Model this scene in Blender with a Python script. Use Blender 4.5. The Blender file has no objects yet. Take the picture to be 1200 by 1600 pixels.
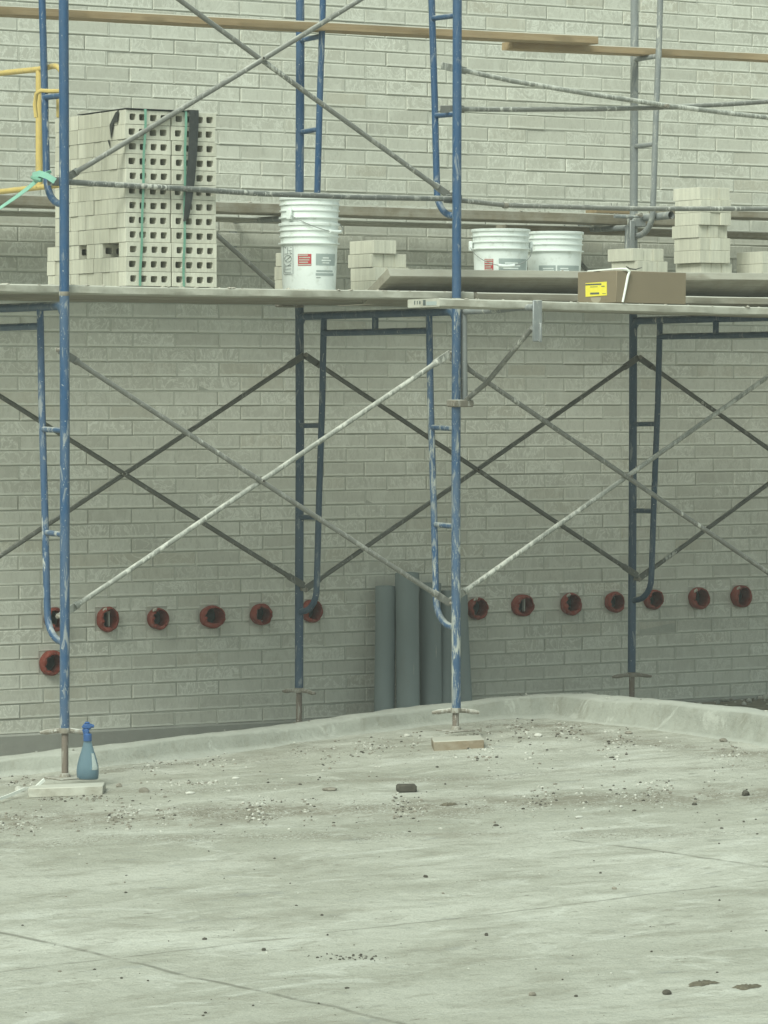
import bpy, bmesh, math, random
from mathutils import Vector, Matrix, noise
random.seed(7)
S = bpy.context.scene
COL = S.collection
# ------------------------------------------------------------------ camera, sky, sun, exposure
CX, CY, CZ, YAW, PITCH, ROLL, FPX = -7.50721, -15.16725, -0.61236, 0.54571, -0.03328, 0.00159, 5783.65
cam = bpy.data.cameras.new('camera')
co = bpy.data.objects.new('camera', cam); COL.objects.link(co); S.camera = co
fw = Vector((math.sin(YAW)*math.cos(PITCH), math.cos(YAW)*math.cos(PITCH), math.sin(PITCH)))
r0 = Vector((math.cos(YAW), -math.sin(YAW), 0)); u0 = r0.cross(fw)
RT = r0*math.cos(ROLL)+u0*math.sin(ROLL); UP = -r0*math.sin(ROLL)+u0*math.cos(ROLL)
m = Matrix((RT, UP, -fw)).transposed().to_4x4(); m.translation = Vector((CX, CY, CZ)); co.matrix_world = m
cam.sensor_fit = 'VERTICAL'; cam.sensor_height = 24; cam.lens = FPX*24/1600
cam.clip_start = 0.5; cam.clip_end = 2000
S.render.resolution_x = 768; S.render.resolution_y = 1024

world = bpy.data.worlds.new("World"); S.world = world; world.use_nodes = True
wn = world.node_tree.nodes; wl = world.node_tree.links
bg = wn['Background']; sky = wn.new('ShaderNodeTexSky'); sky.sky_type = 'NISHITA'; sky.sun_disc = False
SUN_EL, SUN_AZ = math.radians(46), math.radians(238)      # azimuth from +Y, clockwise
sky.sun_elevation = SUN_EL; sky.sun_rotation = SUN_AZ
sky.air_density = 1.0; sky.dust_density = 4.0; sky.ozone_density = 0.5
mixw = wn.new('ShaderNodeMixRGB'); mixw.blend_type = 'MIX'; mixw.inputs[0].default_value = 0.8
mixw.inputs[2].default_value = (7.6, 9.4, 8.6, 1)        # even cloud layer over the blue sky
wl.new(sky.outputs[0], mixw.inputs[1]); wl.new(mixw.outputs[0], bg.inputs[0]); bg.inputs[1].default_value = 0.062
sun = bpy.data.lights.new('sun', 'SUN'); sun.energy = 2.65; sun.angle = math.radians(32); sun.color = (0.93, 1.0, 0.875)
so = bpy.data.objects.new('sun', sun); COL.objects.link(so)
sd = Vector((math.sin(SUN_AZ)*math.cos(SUN_EL), math.cos(SUN_AZ)*math.cos(SUN_EL), math.sin(SUN_EL)))
so.rotation_euler = sd.to_track_quat('Z', 'Y').to_euler()
S.view_settings.view_transform = 'Standard'; S.view_settings.look = 'None'; S.view_settings.exposure = 0.60; S.view_settings.gamma = 1

# ------------------------------------------------------------------ helpers
C0 = Vector((CX, CY, CZ))
def ray(px, py): return fw + RT*((px-600)/FPX) - UP*((py-800)/FPX)
def atX(px, py, X): d = ray(px, py); return C0 + d*((X-CX)/d.x)
def atY(px, py, Y): d = ray(px, py); return C0 + d*((Y-CY)/d.y)
GX, GY, GZ = 0.055, 0.01, -2.44
def clampr(v, a, b): return max(a, min(b, v))
def gz(x, y): return GZ + GX*clampr(x, -9, 9) + GY*clampr(y, -16, 3)
def G(px, py):
    n = Vector((-GX, -GY, 1)); d = ray(px, py); t = (GZ - C0.dot(n))/d.dot(n); return C0 + d*t

class MB:
    def __init__(s): s.bm = bmesh.new()
    def add(s, bm2, M=None, mi=0):
        if M is not None: bmesh.ops.transform(bm2, matrix=M, verts=bm2.verts)
        vs = [s.bm.verts.new(v.co) for v in bm2.verts]
        for i, v in enumerate(bm2.verts): v.index = i
        for f in bm2.faces:
            nf = s.bm.faces.new([vs[v.index] for v in f.verts]); nf.material_index = mi; nf.smooth = f.smooth
        bm2.free(); return s
    def box(s, c, d, bev=0, rot=None, mi=0):
        b = bmesh.new(); bmesh.ops.create_cube(b, size=1); bmesh.ops.scale(b, vec=Vector(d), verts=b.verts)
        if bev: bmesh.ops.bevel(b, geom=b.edges[:], offset=bev, segments=1, affect='EDGES')
        M = Matrix.Translation(Vector(c))
        if rot is not None: M = M @ rot.to_4x4()
        return s.add(b, M, mi)
    def tube(s, pts, r, seg=10, caps=True, mi=0, flat=None):
        pts = [Vector(p) for p in pts]; n = len(pts); rr = r if isinstance(r, (list, tuple)) else [r]*n
        rings = []; prev = None
        for i, p in enumerate(pts):
            t = (pts[min(i+1, n-1)] - pts[max(i-1, 0)]).normalized()
            if prev is None:
                a = Vector((0, 0, 1)) if abs(t.z) < .9 else Vector((0, 1, 0)); u = a.cross(t).normalized()
            else: u = (prev - t*prev.dot(t)).normalized()
            prev = u; w = t.cross(u)
            ring = []
            for k in range(seg):
                an = 2*math.pi*k/seg; ring.append(s.bm.verts.new(p + (u*math.cos(an)+w*math.sin(an))*rr[i]))
            rings.append(ring)
        for i in range(n-1):
            for k in range(seg):
                f = s.bm.faces.new([rings[i][k], rings[i][(k+1) % seg], rings[i+1][(k+1) % seg], rings[i+1][k]]); f.smooth = True; f.material_index = mi
        if caps:
            for ring in (rings[0][::-1], rings[-1]): f = s.bm.faces.new(ring); f.material_index = mi
        return s
    def lathe(s, prof, c=(0, 0, 0), seg=40, sx=1, sy=1, mi=0, rot=None, wob=0):
        c = Vector(c); rings = []
        for j, (r, z) in enumerate(prof):
            ring = []
            for k in range(seg):
                an = 2*math.pi*k/seg; v = Vector((math.cos(an)*r*sx, math.sin(an)*r*sy, z))
                if rot is not None: v = rot @ v
                ring.append(s.bm.verts.new(c+v))
            rings.append(ring)
        for i in range(len(prof)-1):
            for k in range(seg):
                f = s.bm.faces.new([rings[i][k], rings[i][(k+1) % seg], rings[i+1][(k+1) % seg], rings[i+1][k]]); f.smooth = True; f.material_index = mi
        return rings
    def poly(s, pts, mi=0): f = s.bm.faces.new([s.bm.verts.new(Vector(p)) for p in pts]); f.material_index = mi; return f
    def mesh(s, name, mats, origin=None, smooth_ang=40, recalc=True):
        if origin is not None: bmesh.ops.translate(s.bm, vec=-Vector(origin), verts=s.bm.verts)
        if recalc: bmesh.ops.recalc_face_normals(s.bm, faces=s.bm.faces[:])
        me = bpy.data.meshes.new(name); s.bm.to_mesh(me); s.bm.free()
        for mt in (mats if isinstance(mats, (list, tuple)) else [mats]): me.materials.append(mt)
        if smooth_ang and len(me.polygons):
            me.polygons.foreach_set('use_smooth', [True]*len(me.polygons))
            me.set_sharp_from_angle(angle=math.radians(smooth_ang))
        return me
    def build(s, name, mats, parent=None, origin=None, **k):
        """mesh given in world coordinates; origin = where the object (or its parent) sits"""
        if parent is not None:
            w = Vector((0, 0, 0)); q = parent
            while q: w += q.location; q = q.parent
            me = s.mesh(name, mats, w, **k); o = bpy.data.objects.new(name, me); o.parent = parent
        else:
            o0 = Vector(origin) if origin is not None else Vector((0, 0, 0))
            me = s.mesh(name, mats, o0, **k); o = bpy.data.objects.new(name, me); o.location = o0
        COL.objects.link(o); return o
def tag(o, label=None, cat=None, group=None, kind=None):
    if label: o['label'] = label
    if cat: o['category'] = cat
    if group: o['group'] = group
    if kind: o['kind'] = kind
    return o
def thing(name, label, cat, loc=(0, 0, 0), group=None):
    o = bpy.data.objects.new(name, None); o.empty_display_size = .1; o.location = loc; COL.objects.link(o)
    return tag(o, label, cat, group)

# ------------------------------------------------------------------ materials
def newmat(name):
    m = bpy.data.materials.new(name); m.use_nodes = True; nt = m.node_tree
    return m, nt, nt.nodes['Principled BSDF']
def N(nt, t, **k):
    n = nt.nodes.new(t)
    for a, b in k.items(): setattr(n, a, b)
    return n
def coords(nt, scale=(1, 1, 1), rnd=True, src='Object'):
    tc = N(nt, 'ShaderNodeTexCoord'); oi = N(nt, 'ShaderNodeObjectInfo')
    add = N(nt, 'ShaderNodeVectorMath', operation='ADD'); mul = N(nt, 'ShaderNodeVectorMath', operation='MULTIPLY'); mul.inputs[1].default_value = scale
    nt.links.new(tc.outputs[src], mul.inputs[0]); nt.links.new(mul.outputs[0], add.inputs[0])
    if rnd:
        sc = N(nt, 'ShaderNodeMath', operation='MULTIPLY'); sc.inputs[1].default_value = 57.0
        nt.links.new(oi.outputs['Random'], sc.inputs[0]); nt.links.new(sc.outputs[0], add.inputs[1])
    return add.outputs[0], oi
def nz(nt, vec, scale, detail=4, rough=.55, dist=0):
    n = N(nt, 'ShaderNodeTexNoise'); n.inputs['Scale'].default_value = scale; n.inputs['Detail'].default_value = detail
    n.inputs['Roughness'].default_value = rough; n.inputs['Distortion'].default_value = dist
    nt.links.new(vec, n.inputs['Vector']); return n.outputs['Fac']
def ramp(nt, fac, stops):
    r = N(nt, 'ShaderNodeValToRGB'); e = r.color_ramp.elements
    while len(e) < len(stops): e.new(.5)
    for i, (p, c) in enumerate(stops):
        e[i].position = p; e[i].color = (c, c, c, 1) if not isinstance(c, tuple) else (*c, 1)
    nt.links.new(fac, r.inputs[0]); return r.outputs[0]
def mix(nt, fac, a, b, mode='MIX'):
    x = N(nt, 'ShaderNodeMixRGB', blend_type=mode)
    for i, v in ((0, fac), (1, a), (2, b)):
        if isinstance(v, (int, float)): x.inputs[i].default_value = v
        elif isinstance(v, tuple): x.inputs[i].default_value = (*v, 1)
        else: nt.links.new(v, x.inputs[i])
    return x.outputs[0]
def bump(nt, bs, h, strength=.3, dist=.003):
    b = N(nt, 'ShaderNodeBump'); b.inputs['Strength'].default_value = strength; b.inputs['Distance'].default_value = dist
    nt.links.new(h, b.inputs['Height']); nt.links.new(b.outputs[0], bs.inputs['Normal'])
MORTAR = (.52, .52, .47)
def painted(name, base, amt, rough=.45, dirt=MORTAR, metal=0.0):
    """paint with mortar splashes; amt 0..1 how much of it is covered"""
    m, nt, bs = newmat(name); v, oi = coords(nt); v2, _ = coords(nt, (1, 1, .22))
    big = ramp(nt, nz(nt, v2, 4.5, 3), [(.40, 0.0), (.75, 1.0)])
    sp = nz(nt, v2, 38, 6, .66, .3)
    mm = N(nt, 'ShaderNodeMath', operation='MULTIPLY_ADD'); nt.links.new(big, mm.inputs[0]); mm.inputs[1].default_value = .22; nt.links.new(sp, mm.inputs[2])
    th = .82 - .20*amt
    mask = ramp(nt, mm.outputs[0], [(th-.02, 0.0), (th+.04, .9)])
    film = ramp(nt, nz(nt, v2, 14, 5, .6), [(.35, .04*amt), (.8, min(.7, .38*amt+.03))])
    col = mix(nt, film, base, tuple(d*.7 for d in dirt)); tone = mix(nt, nz(nt, v, 25, 3), (.8,)*3, (1.15,)*3)
    col = mix(nt, 1.0, col, tone, 'MULTIPLY')
    col = mix(nt, mask, col, dirt)
    col = mix(nt, ramp(nt, nz(nt, v, 95, 3, .6), [(.70-.05*amt, 0.0), (.725-.05*amt, .9)]), col, dirt)
    col = mix(nt, ramp(nt, nz(nt, v2, 30, 6, .7, .8), [(.60-.08*amt, 0.0), (.66-.08*amt, min(.8, .3+.4*amt))]), col, tuple(d*.8 for d in dirt))
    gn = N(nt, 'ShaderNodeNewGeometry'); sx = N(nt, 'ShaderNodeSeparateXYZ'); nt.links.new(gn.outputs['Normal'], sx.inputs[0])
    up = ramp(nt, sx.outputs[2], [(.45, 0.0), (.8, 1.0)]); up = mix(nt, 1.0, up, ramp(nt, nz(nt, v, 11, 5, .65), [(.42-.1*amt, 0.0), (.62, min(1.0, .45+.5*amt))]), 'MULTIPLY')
    col = mix(nt, up, col, tuple(d*1.08 for d in dirt)); nt.links.new(col, bs.inputs['Base Color'])  # mortar dust on upward faces, also a painted highlight along the tops
    bs.inputs['Roughness'].default_value = rough; bs.inputs['Metallic'].default_value = metal
    bump(nt, bs, mask, .6, .0015); return m
BLUE = (.007, .060, .155)
M = {}
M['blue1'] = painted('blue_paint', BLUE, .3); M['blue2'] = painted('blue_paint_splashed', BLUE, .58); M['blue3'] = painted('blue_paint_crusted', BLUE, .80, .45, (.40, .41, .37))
M['shadeblue'] = painted('blue_paint_shaded', (.024, .062, .115), .25); M['shadeblue2'] = painted('blue_paint_shaded_splashed', (.05, .08, .15), .8)  # same blue paint, with the shade under the deck toned into its colour
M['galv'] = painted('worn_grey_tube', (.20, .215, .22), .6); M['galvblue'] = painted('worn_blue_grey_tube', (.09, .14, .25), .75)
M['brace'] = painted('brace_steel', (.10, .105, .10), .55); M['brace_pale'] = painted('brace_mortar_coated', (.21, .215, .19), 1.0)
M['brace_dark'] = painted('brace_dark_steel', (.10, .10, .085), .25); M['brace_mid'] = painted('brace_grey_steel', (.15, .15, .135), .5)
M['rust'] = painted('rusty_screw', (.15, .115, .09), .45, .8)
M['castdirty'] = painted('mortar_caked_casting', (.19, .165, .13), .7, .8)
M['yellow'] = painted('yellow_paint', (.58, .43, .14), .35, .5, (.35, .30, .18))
def simple(name, col, rough=.6, var=.15, sc=12, spec=.5, dirt=None, damt=.5, bumps=0, det=4, scale=(1, 1, 1)):
    m, nt, bs = newmat(name); v, oi = coords(nt, scale)
    tone = mix(nt, nz(nt, v, sc, det), tuple([1-var*1.6]*3), tuple([1+var*1.6]*3)); c = mix(nt, 1.0, col, tone, 'MULTIPLY')
    if dirt: c = mix(nt, ramp(nt, nz(nt, v, sc*2.3, 6, .65), [(.62-.12*damt, 0.0), (.72, damt)]), c, dirt)
    nt.links.new(c, bs.inputs['Base Color']); bs.inputs['Roughness'].default_value = rough; bs.inputs['Specular IOR Level'].default_value = spec
    if bumps: bump(nt, bs, nz(nt, v, sc*6, 5, .65), bumps, .004)
    return m
def wood(name, a, b, pale, pamt, endcut=False):
    m, nt, bs = newmat(name); v, oi = coords(nt, (.5, 9, 9)); v2, _ = coords(nt, (1, 1, 1))
    g = nz(nt, v, 6, 6, .65, .6); c = mix(nt, ramp(nt, g, [(.3, 0.0), (.7, 1.0)]), a, b)
    c = mix(nt, ramp(nt, nz(nt, v2, 7, 6, .65), [(.5-.15*pamt, 0.0), (.62, min(1., pamt))]), c, pale)
    c = mix(nt, ramp(nt, nz(nt, v2, 2.2, 2), [(.3, 0.0), (.7, .35)]), c, tuple(x*.6 for x in a))
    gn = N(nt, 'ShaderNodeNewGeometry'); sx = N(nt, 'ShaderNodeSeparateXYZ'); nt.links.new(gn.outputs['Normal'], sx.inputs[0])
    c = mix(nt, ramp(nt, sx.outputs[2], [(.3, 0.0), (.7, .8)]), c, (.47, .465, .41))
    nt.links.new(c, bs.inputs['Base Color']); bs.inputs['Roughness'].default_value = .85; bs.inputs['Specular IOR Level'].default_value = .2
    bump(nt, bs, g, .5, .002); return m
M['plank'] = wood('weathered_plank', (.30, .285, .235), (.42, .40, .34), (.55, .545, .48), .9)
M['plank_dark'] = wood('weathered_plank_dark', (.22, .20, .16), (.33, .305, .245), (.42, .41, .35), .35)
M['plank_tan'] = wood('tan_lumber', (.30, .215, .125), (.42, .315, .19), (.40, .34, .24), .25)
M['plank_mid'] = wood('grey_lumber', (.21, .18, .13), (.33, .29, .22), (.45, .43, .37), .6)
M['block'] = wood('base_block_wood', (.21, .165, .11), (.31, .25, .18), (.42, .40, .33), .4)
M['white_plastic'] = simple('white_plastic', (.80, .84, .82), .42, .03, 8, .4, (.50, .52, .46), .6)
M['red_label'] = simple('red_label', (.50, .045, .055), .5, .08, 30)
M['label_grey'] = simple('grey_print', (.36, .41, .40), .5, .1, 200)
M['ink'] = simple('black_ink', (.09, .11, .11), .5, .3, 90)
M['wire'] = simple('steel_wire', (.25, .26, .25), .4, .2, 30)
M['card'] = simple('cardboard', (.215, .175, .12), .85, .06, 5, .2)
M['card_line'] = simple('cardboard_edge', (.12, .09, .06), .9, .06, 5, .2)
M['yellow_label'] = simple('yellow_label', (.78, .68, .07), .55, .05, 40)
M['tape'] = simple('clear_tape', (.36, .32, .24), .25, .05, 20)
M['white_strap'] = simple('white_strap', (.80, .81, .76), .45, .04, 30)
M['green_strap'] = simple('green_strap', (.15, .32, .24), .45, .12, 14, .5, (.4, .5, .4), .3)
M['teal_strap'] = simple('teal_strap', (.25, .50, .40), .45, .12, 14)
M['black_strap'] = simple('black_plastic_sheet', (.035, .038, .038), .5, .3, 14, .4, (.12, .12, .11), .4)
M['red_sleeve'] = simple('red_sleeve', (.21, .040, .024), .7, .3, 25, .4, (.28, .20, .17), .5, .3)
M['bore'] = simple('grey_inner_pipe', (.16, .175, .165), .6, .2, 20)
M['pvc'] = simple('green_grey_pvc', (.20, .235, .235), .6, .12, 5, .4, (.20, .21, .19), .35, 0, 4, (1, 1, .25))
M['foam'] = simple('mortar_dab', (.45, .42, .36), .9, .2, 60, .2)
M['stone_dark'] = simple('dark_stone', (.075, .068, .055), .9, .35, 30, .2, None, 0, .6)
M['stone_mid'] = simple('grey_stone', (.22, .20, .165), .9, .35, 30, .2, None, 0, .6)
M['stone_pale'] = simple('pale_stone', (.52, .51, .46), .9, .2, 30, .2, None, 0, .6)
M['mud'] = simple('dark_mud', (.13, .115, .085), .95, .4, 40, .1, (.25, .23, .18), .6, .8)
M['nail'] = simple('nail_steel', (.12, .11, .10), .6, .2, 30)
# cored bricks
def brick_mat():
    m, nt, bs = newmat('loose_brick'); v, oi = coords(nt); v2, _ = coords(nt, (1, 1, .3))
    r1 = mix(nt, oi.outputs['Random'], (.50, .485, .405), (.59, .575, .49))
    v3, _ = coords(nt, (1, 1, .08)); tone = mix(nt, nz(nt, v3, 48, 4, .65), (.66,)*3, (1.32,)*3); c = mix(nt, 1.0, r1, tone, 'MULTIPLY')
    c = mix(nt, ramp(nt, nz(nt, v, 120, 3), [(.66, 0.0), (.74, .5)]), c, (.25, .23, .18))
    nt.links.new(c, bs.inputs['Base Color']); bs.inputs['Roughness'].default_value = .95; bs.inputs['Specular IOR Level'].default_value = .15
    bump(nt, bs, nz(nt, v2, 150, 4), .5, .0015); return m
M['brick'] = brick_mat()
def wall_mat():
    m, nt, bs = newmat('laid_brick'); at = N(nt, 'ShaderNodeAttribute', attribute_name='bval')
    sep = N(nt, 'ShaderNodeSeparateColor'); nt.links.new(at.outputs['Color'], sep.inputs[0])
    tc = N(nt, 'ShaderNodeTexCoord'); off = N(nt, 'ShaderNodeVectorMath', operation='SCALE'); off.inputs['Scale'].default_value = 40.
    nt.links.new(at.outputs['Color'], off.inputs[0])
    def vec(sc):
        mu = N(nt, 'ShaderNodeVectorMath', operation='MULTIPLY'); mu.inputs[1].default_value = sc; nt.links.new(tc.outputs['Object'], mu.inputs[0])
        ad = N(nt, 'ShaderNodeVectorMath', operation='ADD'); nt.links.new(mu.outputs[0], ad.inputs[0]); nt.links.new(off.outputs[0], ad.inputs[1]); return ad.outputs[0]
    base = mix(nt, sep.outputs[0], (.465, .457, .40), (.535, .53, .468))
    base = mix(nt, ramp(nt, sep.outputs[1], [(.84, 0.0), (.98, .5)]), base, (.46, .43, .35))
    n1 = nz(nt, vec((1, 1, .6)), 9, 3, .5, .8)
    c = mix(nt, ramp(nt, n1, [(.50, 0.0), (.66, .45)]), base, (.60, .60, .535))
    vein = ramp(nt, nz(nt, vec((1, 1, .75)), 13, 5, .6, 2.0), [(.45, 0.0), (.50, .72), (.55, 0.0)])
    vein = mix(nt, 1.0, vein, ramp(nt, sep.outputs[2], [(.15, .15), (.9, 1.0)]), 'MULTIPLY')
    c = mix(nt, vein, c, (.74, .74, .675))
    c = mix(nt, ramp(nt, nz(nt, vec((1.4, 1, .45)), 40, 5, .65, .6), [(.54, 0.0), (.66, .5)]), c, (.38, .375, .325))
    c = mix(nt, ramp(nt, nz(nt, vec((1, 1, 1)), 120, 3, .7), [(.68, 0.0), (.76, .5)]), c, (.27, .265, .225))
    ed = N(nt, 'ShaderNodeMath', operation='MULTIPLY_ADD'); nt.links.new(nz(nt, vec((1, 1, .3)), 26, 4, .6), ed.inputs[0]); ed.inputs[1].default_value = -.30; nt.links.new(at.outputs['Alpha'], ed.inputs[2])
    c = mix(nt, ramp(nt, ed.outputs[0], [(-.03, .7), (.0, 0.0)]), c, (.66, .66, .595))
    wt = N(nt, 'ShaderNodeMapping'); nt.links.new(tc.outputs['Object'], wt.inputs[0])
    lg = mix(nt, nz(nt, wt.outputs[0], .9, 3), (.93, .93, .92), (1.07, 1.07, 1.07)); c = mix(nt, 1.0, c, lg, 'MULTIPLY')
    nt.links.new(c, bs.inputs['Base Color']); bs.inputs['Roughness'].default_value = .92; bs.inputs['Specular IOR Level'].default_value = .2
    bump(nt, bs, nz(nt, vec((1, 1, .6)), 60, 5, .65, .5), .14, .003); return m
M['wall'] = wall_mat()
M['mortar'] = simple('joint_mortar', (.40, .40, .35), .95, .12, 20, .15, None, 0, .6)
M['mortar_pale'] = simple('joint_mortar_pale', (.50, .50, .44), .95, .12, 20, .15, None, 0, .6)
M['footing'] = simple('footing_concrete', (.30, .30, .27), .95, .14, 6, .15, (.36, .35, .31), .5, .5)
M['dirt'] = simple('trench_dirt', (.24, .22, .175), 1, .2, 6, .1, (.36, .34, .29), .6, .8)
def curb_mat():
    m, nt, bs = newmat('curb_concrete'); g = N(nt, 'ShaderNodeNewGeometry'); P = g.outputs['Position']
    sx = N(nt, 'ShaderNodeSeparateXYZ'); nt.links.new(g.outputs['Normal'], sx.inputs[0])
    def sc(v):
        mu = N(nt, 'ShaderNodeVectorMath', operation='MULTIPLY'); mu.inputs[1].default_value = v; nt.links.new(P, mu.inputs[0]); return mu.outputs[0]
    c = mix(nt, ramp(nt, nz(nt, P, 2.5, 6, .65), [(.35, 0.0), (.68, 1.0)]), (.27, .275, .24), (.37, .375, .33))
    c = mix(nt, ramp(nt, nz(nt, sc((1, 1, .35)), 9, 6, .7, .5), [(.50, 0.0), (.66, .6)]), c, (.225, .22, .18))
    c = mix(nt, ramp(nt, nz(nt, sc((1, 1, .3)), 7, 6, .7, 1.0), [(.58, 0.0), (.66, .6)]), c, (.47, .475, .43))
    c = mix(nt, ramp(nt, nz(nt, P, 70, 4, .7), [(.63, 0.0), (.74, .6)]), c, (.18, .17, .14))
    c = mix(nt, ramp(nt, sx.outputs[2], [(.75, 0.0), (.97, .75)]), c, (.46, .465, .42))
    nt.links.new(c, bs.inputs['Base Color']); bs.inputs['Roughness'].default_value = .95; bs.inputs['Specular IOR Level'].default_value = .15
    bump(nt, bs, nz(nt, P, 16, 9, .72), .8, .02); return m
M['curb'] = curb_mat()

# pavement: dusty concrete, mud bands, joints
def pave_mat():
    m, nt, bs = newmat('dusty_pavement'); g = N(nt, 'ShaderNodeNewGeometry'); P = g.outputs['Position']
    def sc(v):
        mu = N(nt, 'ShaderNodeVectorMath', operation='MULTIPLY'); mu.inputs[1].default_value = v; nt.links.new(P, mu.inputs[0]); return mu.outputs[0]
    rt = N(nt, 'ShaderNodeMapping'); rt.inputs['Rotation'].default_value = (0, 0, math.radians(20)); nt.links.new(P, rt.inputs[0])
    st = N(nt, 'ShaderNodeVectorMath', operation='MULTIPLY'); st.inputs[1].default_value = (.55, 1.0, 1); nt.links.new(rt.outputs[0], st.inputs[0])
    c = mix(nt, ramp(nt, nz(nt, st.outputs[0], .9, 6, .6, .4), [(.34, 0.0), (.68, 1.0)]), (.355, .35, .295), (.53, .525, .465))
    c = mix(nt, ramp(nt, nz(nt, st.outputs[0], 4.5, 7, .66, .5), [(.47, 0.0), (.64, .7)]), c, (.285, .275, .225))
    c = mix(nt, ramp(nt, nz(nt, st.outputs[0], 3.1, 7, .7, 1.2), [(.54, 0.0), (.62, .42)]), c, (.62, .62, .565))
    c = mix(nt, ramp(nt, nz(nt, st.outputs[0], 14, 6, .7, .3), [(.56, 0.0), (.70, .6)]), c, (.25, .235, .19))
    c = mix(nt, ramp(nt, nz(nt, st.outputs[0], 9, 5, .6, .2), [(.63, 0.0), (.70, .35)]), c, (.24, .25, .24))
    c = mix(nt, ramp(nt, nz(nt, P, 42, 5, .7), [(.64, 0.0), (.74, .6)]), c, (.58, .57, .52))
    c = mix(nt, ramp(nt, nz(nt, sc((1.1, 1, 1)), 55, 4, .7), [(.66, 0.0), (.76, .5)]), c, (.20, .185, .15))
    c = mix(nt, 1.0, c, mix(nt, nz(nt, P, 95, 4, .85), (.68,)*3, (1.32,)*3), 'MULTIPLY')
    c = mix(nt, ramp(nt, nz(nt, st.outputs[0], 20, 6, .75, 1.5), [(.60, 0.0), (.66, .75)]), c, (.21, .20, .165))
    def line(a, b, wob=.05, sc_=1.2):
        n = Vector((-(b-a).y, (b-a).x, 0)).normalized(); d = N(nt, 'ShaderNodeVectorMath', operation='DOT_PRODUCT'); d.inputs[1].default_value = n
        sb = N(nt, 'ShaderNodeVectorMath', operation='SUBTRACT'); sb.inputs[1].default_value = a; nt.links.new(P, sb.inputs[0]); nt.links.new(sb.outputs[0], d.inputs[0])
        w = N(nt, 'ShaderNodeMath', operation='MULTIPLY_ADD'); nt.links.new(nz(nt, P, sc_, 4), w.inputs[0]); w.inputs[1].default_value = wob; nt.links.new(d.outputs['Value'], w.inputs[2])
        w2 = N(nt, 'ShaderNodeMath', operation='ADD'); w2.inputs[1].default_value = -wob*.5; nt.links.new(w.outputs[0], w2.inputs[0])
        ab = N(nt, 'ShaderNodeMath', operation='ABSOLUTE'); nt.links.new(w2.outputs[0], ab.inputs[0]); return ab.outputs[0], d.outputs['Value']
    # joints
    def joint(p, q, cut=None, w=.006, s=.75, frm=None):
        nonlocal c
        a, b = G(*p), G(*q); ab, _ = line(a, b, .03, 1.5); k = ramp(nt, ab, [(w, s), (w*2.6, 0.0)])
        brk = ramp(nt, nz(nt, P, 5, 3), [(.38, .25), (.5, 1.0)])
        k = mix(nt, 1.0, k, brk, 'MULTIPLY')
        if frm is not None:      # joint is buried in dust before this point
            n = (b-a).normalized(); d = N(nt, 'ShaderNodeVectorMath', operation='DOT_PRODUCT'); d.inputs[1].default_value = n
            sb = N(nt, 'ShaderNodeVectorMath', operation='SUBTRACT'); sb.inputs[1].default_value = G(*frm); nt.links.new(P, sb.inputs[0]); nt.links.new(sb.outputs[0], d.inputs[0])
            k = mix(nt, 1.0, k, ramp(nt, d.outputs['Value'], [(0.0, 0.0), (.15, 1.0)]), 'MULTIPLY')
        c = mix(nt, k, c, (.17, .165, .135))
    joint((0, 1457), (600, 1593)); joint((200, 1495), (1200, 1375), w=.005, s=.5); joint((870, 1309), (1200, 1355), frm=(870, 1309))
    # gravelly mud band
    for (p, q, hw, s) in (((0, 1285), (1200, 1240), .34, .9), ((0, 1316), (700, 1306), .12, .4), ((500, 1225), (1200, 1195), .10, .45), ((0, 1222), (860, 1137), .10, .5), ((860, 1140), (1200, 1182), .14, .7)):
        a, b = G(*p), G(*q); ab, _ = line(a, b, .5, 1.7); k = ramp(nt, ab, [(hw*.25, s), (hw, 0.0)])
        k = mix(nt, 1.0, k, ramp(nt, nz(nt, P, 6, 6, .7), [(.36, 0.0), (.56, 1.0)]), 'MULTIPLY')
        c = mix(nt, k, c, (.235, .215, .17))
        kk = mix(nt, 1.0, ramp(nt, ab, [(hw*.5, 1.0), (hw*1.6, 0.0)]), ramp(nt, nz(nt, P, 3.3, 5, .7), [(.42, 0.0), (.55, 1.0)]), 'MULTIPLY')
        c = mix(nt, mix(nt, 1.0, kk, ramp(nt, nz(nt, sc((1, 1, 1)), 75, 3, .75), [(.56, 0.0), (.62, 1.0)]), 'MULTIPLY'), c, (.60, .60, .55))
        c = mix(nt, mix(nt, 1.0, kk, ramp(nt, nz(nt, sc((1.1, .9, 1)), 64, 3, .75), [(.58, 0.0), (.64, .9)]), 'MULTIPLY'), c, (.13, .12, .095))
    nt.links.new(c, bs.inputs['Base Color']); bs.inputs['Roughness'].default_value = .95; bs.inputs['Specular IOR Level'].default_value = .15
    bump(nt, bs, nz(nt, P, 9, 10, .72), .8, .04); return m
M['pave'] = pave_mat()

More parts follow.
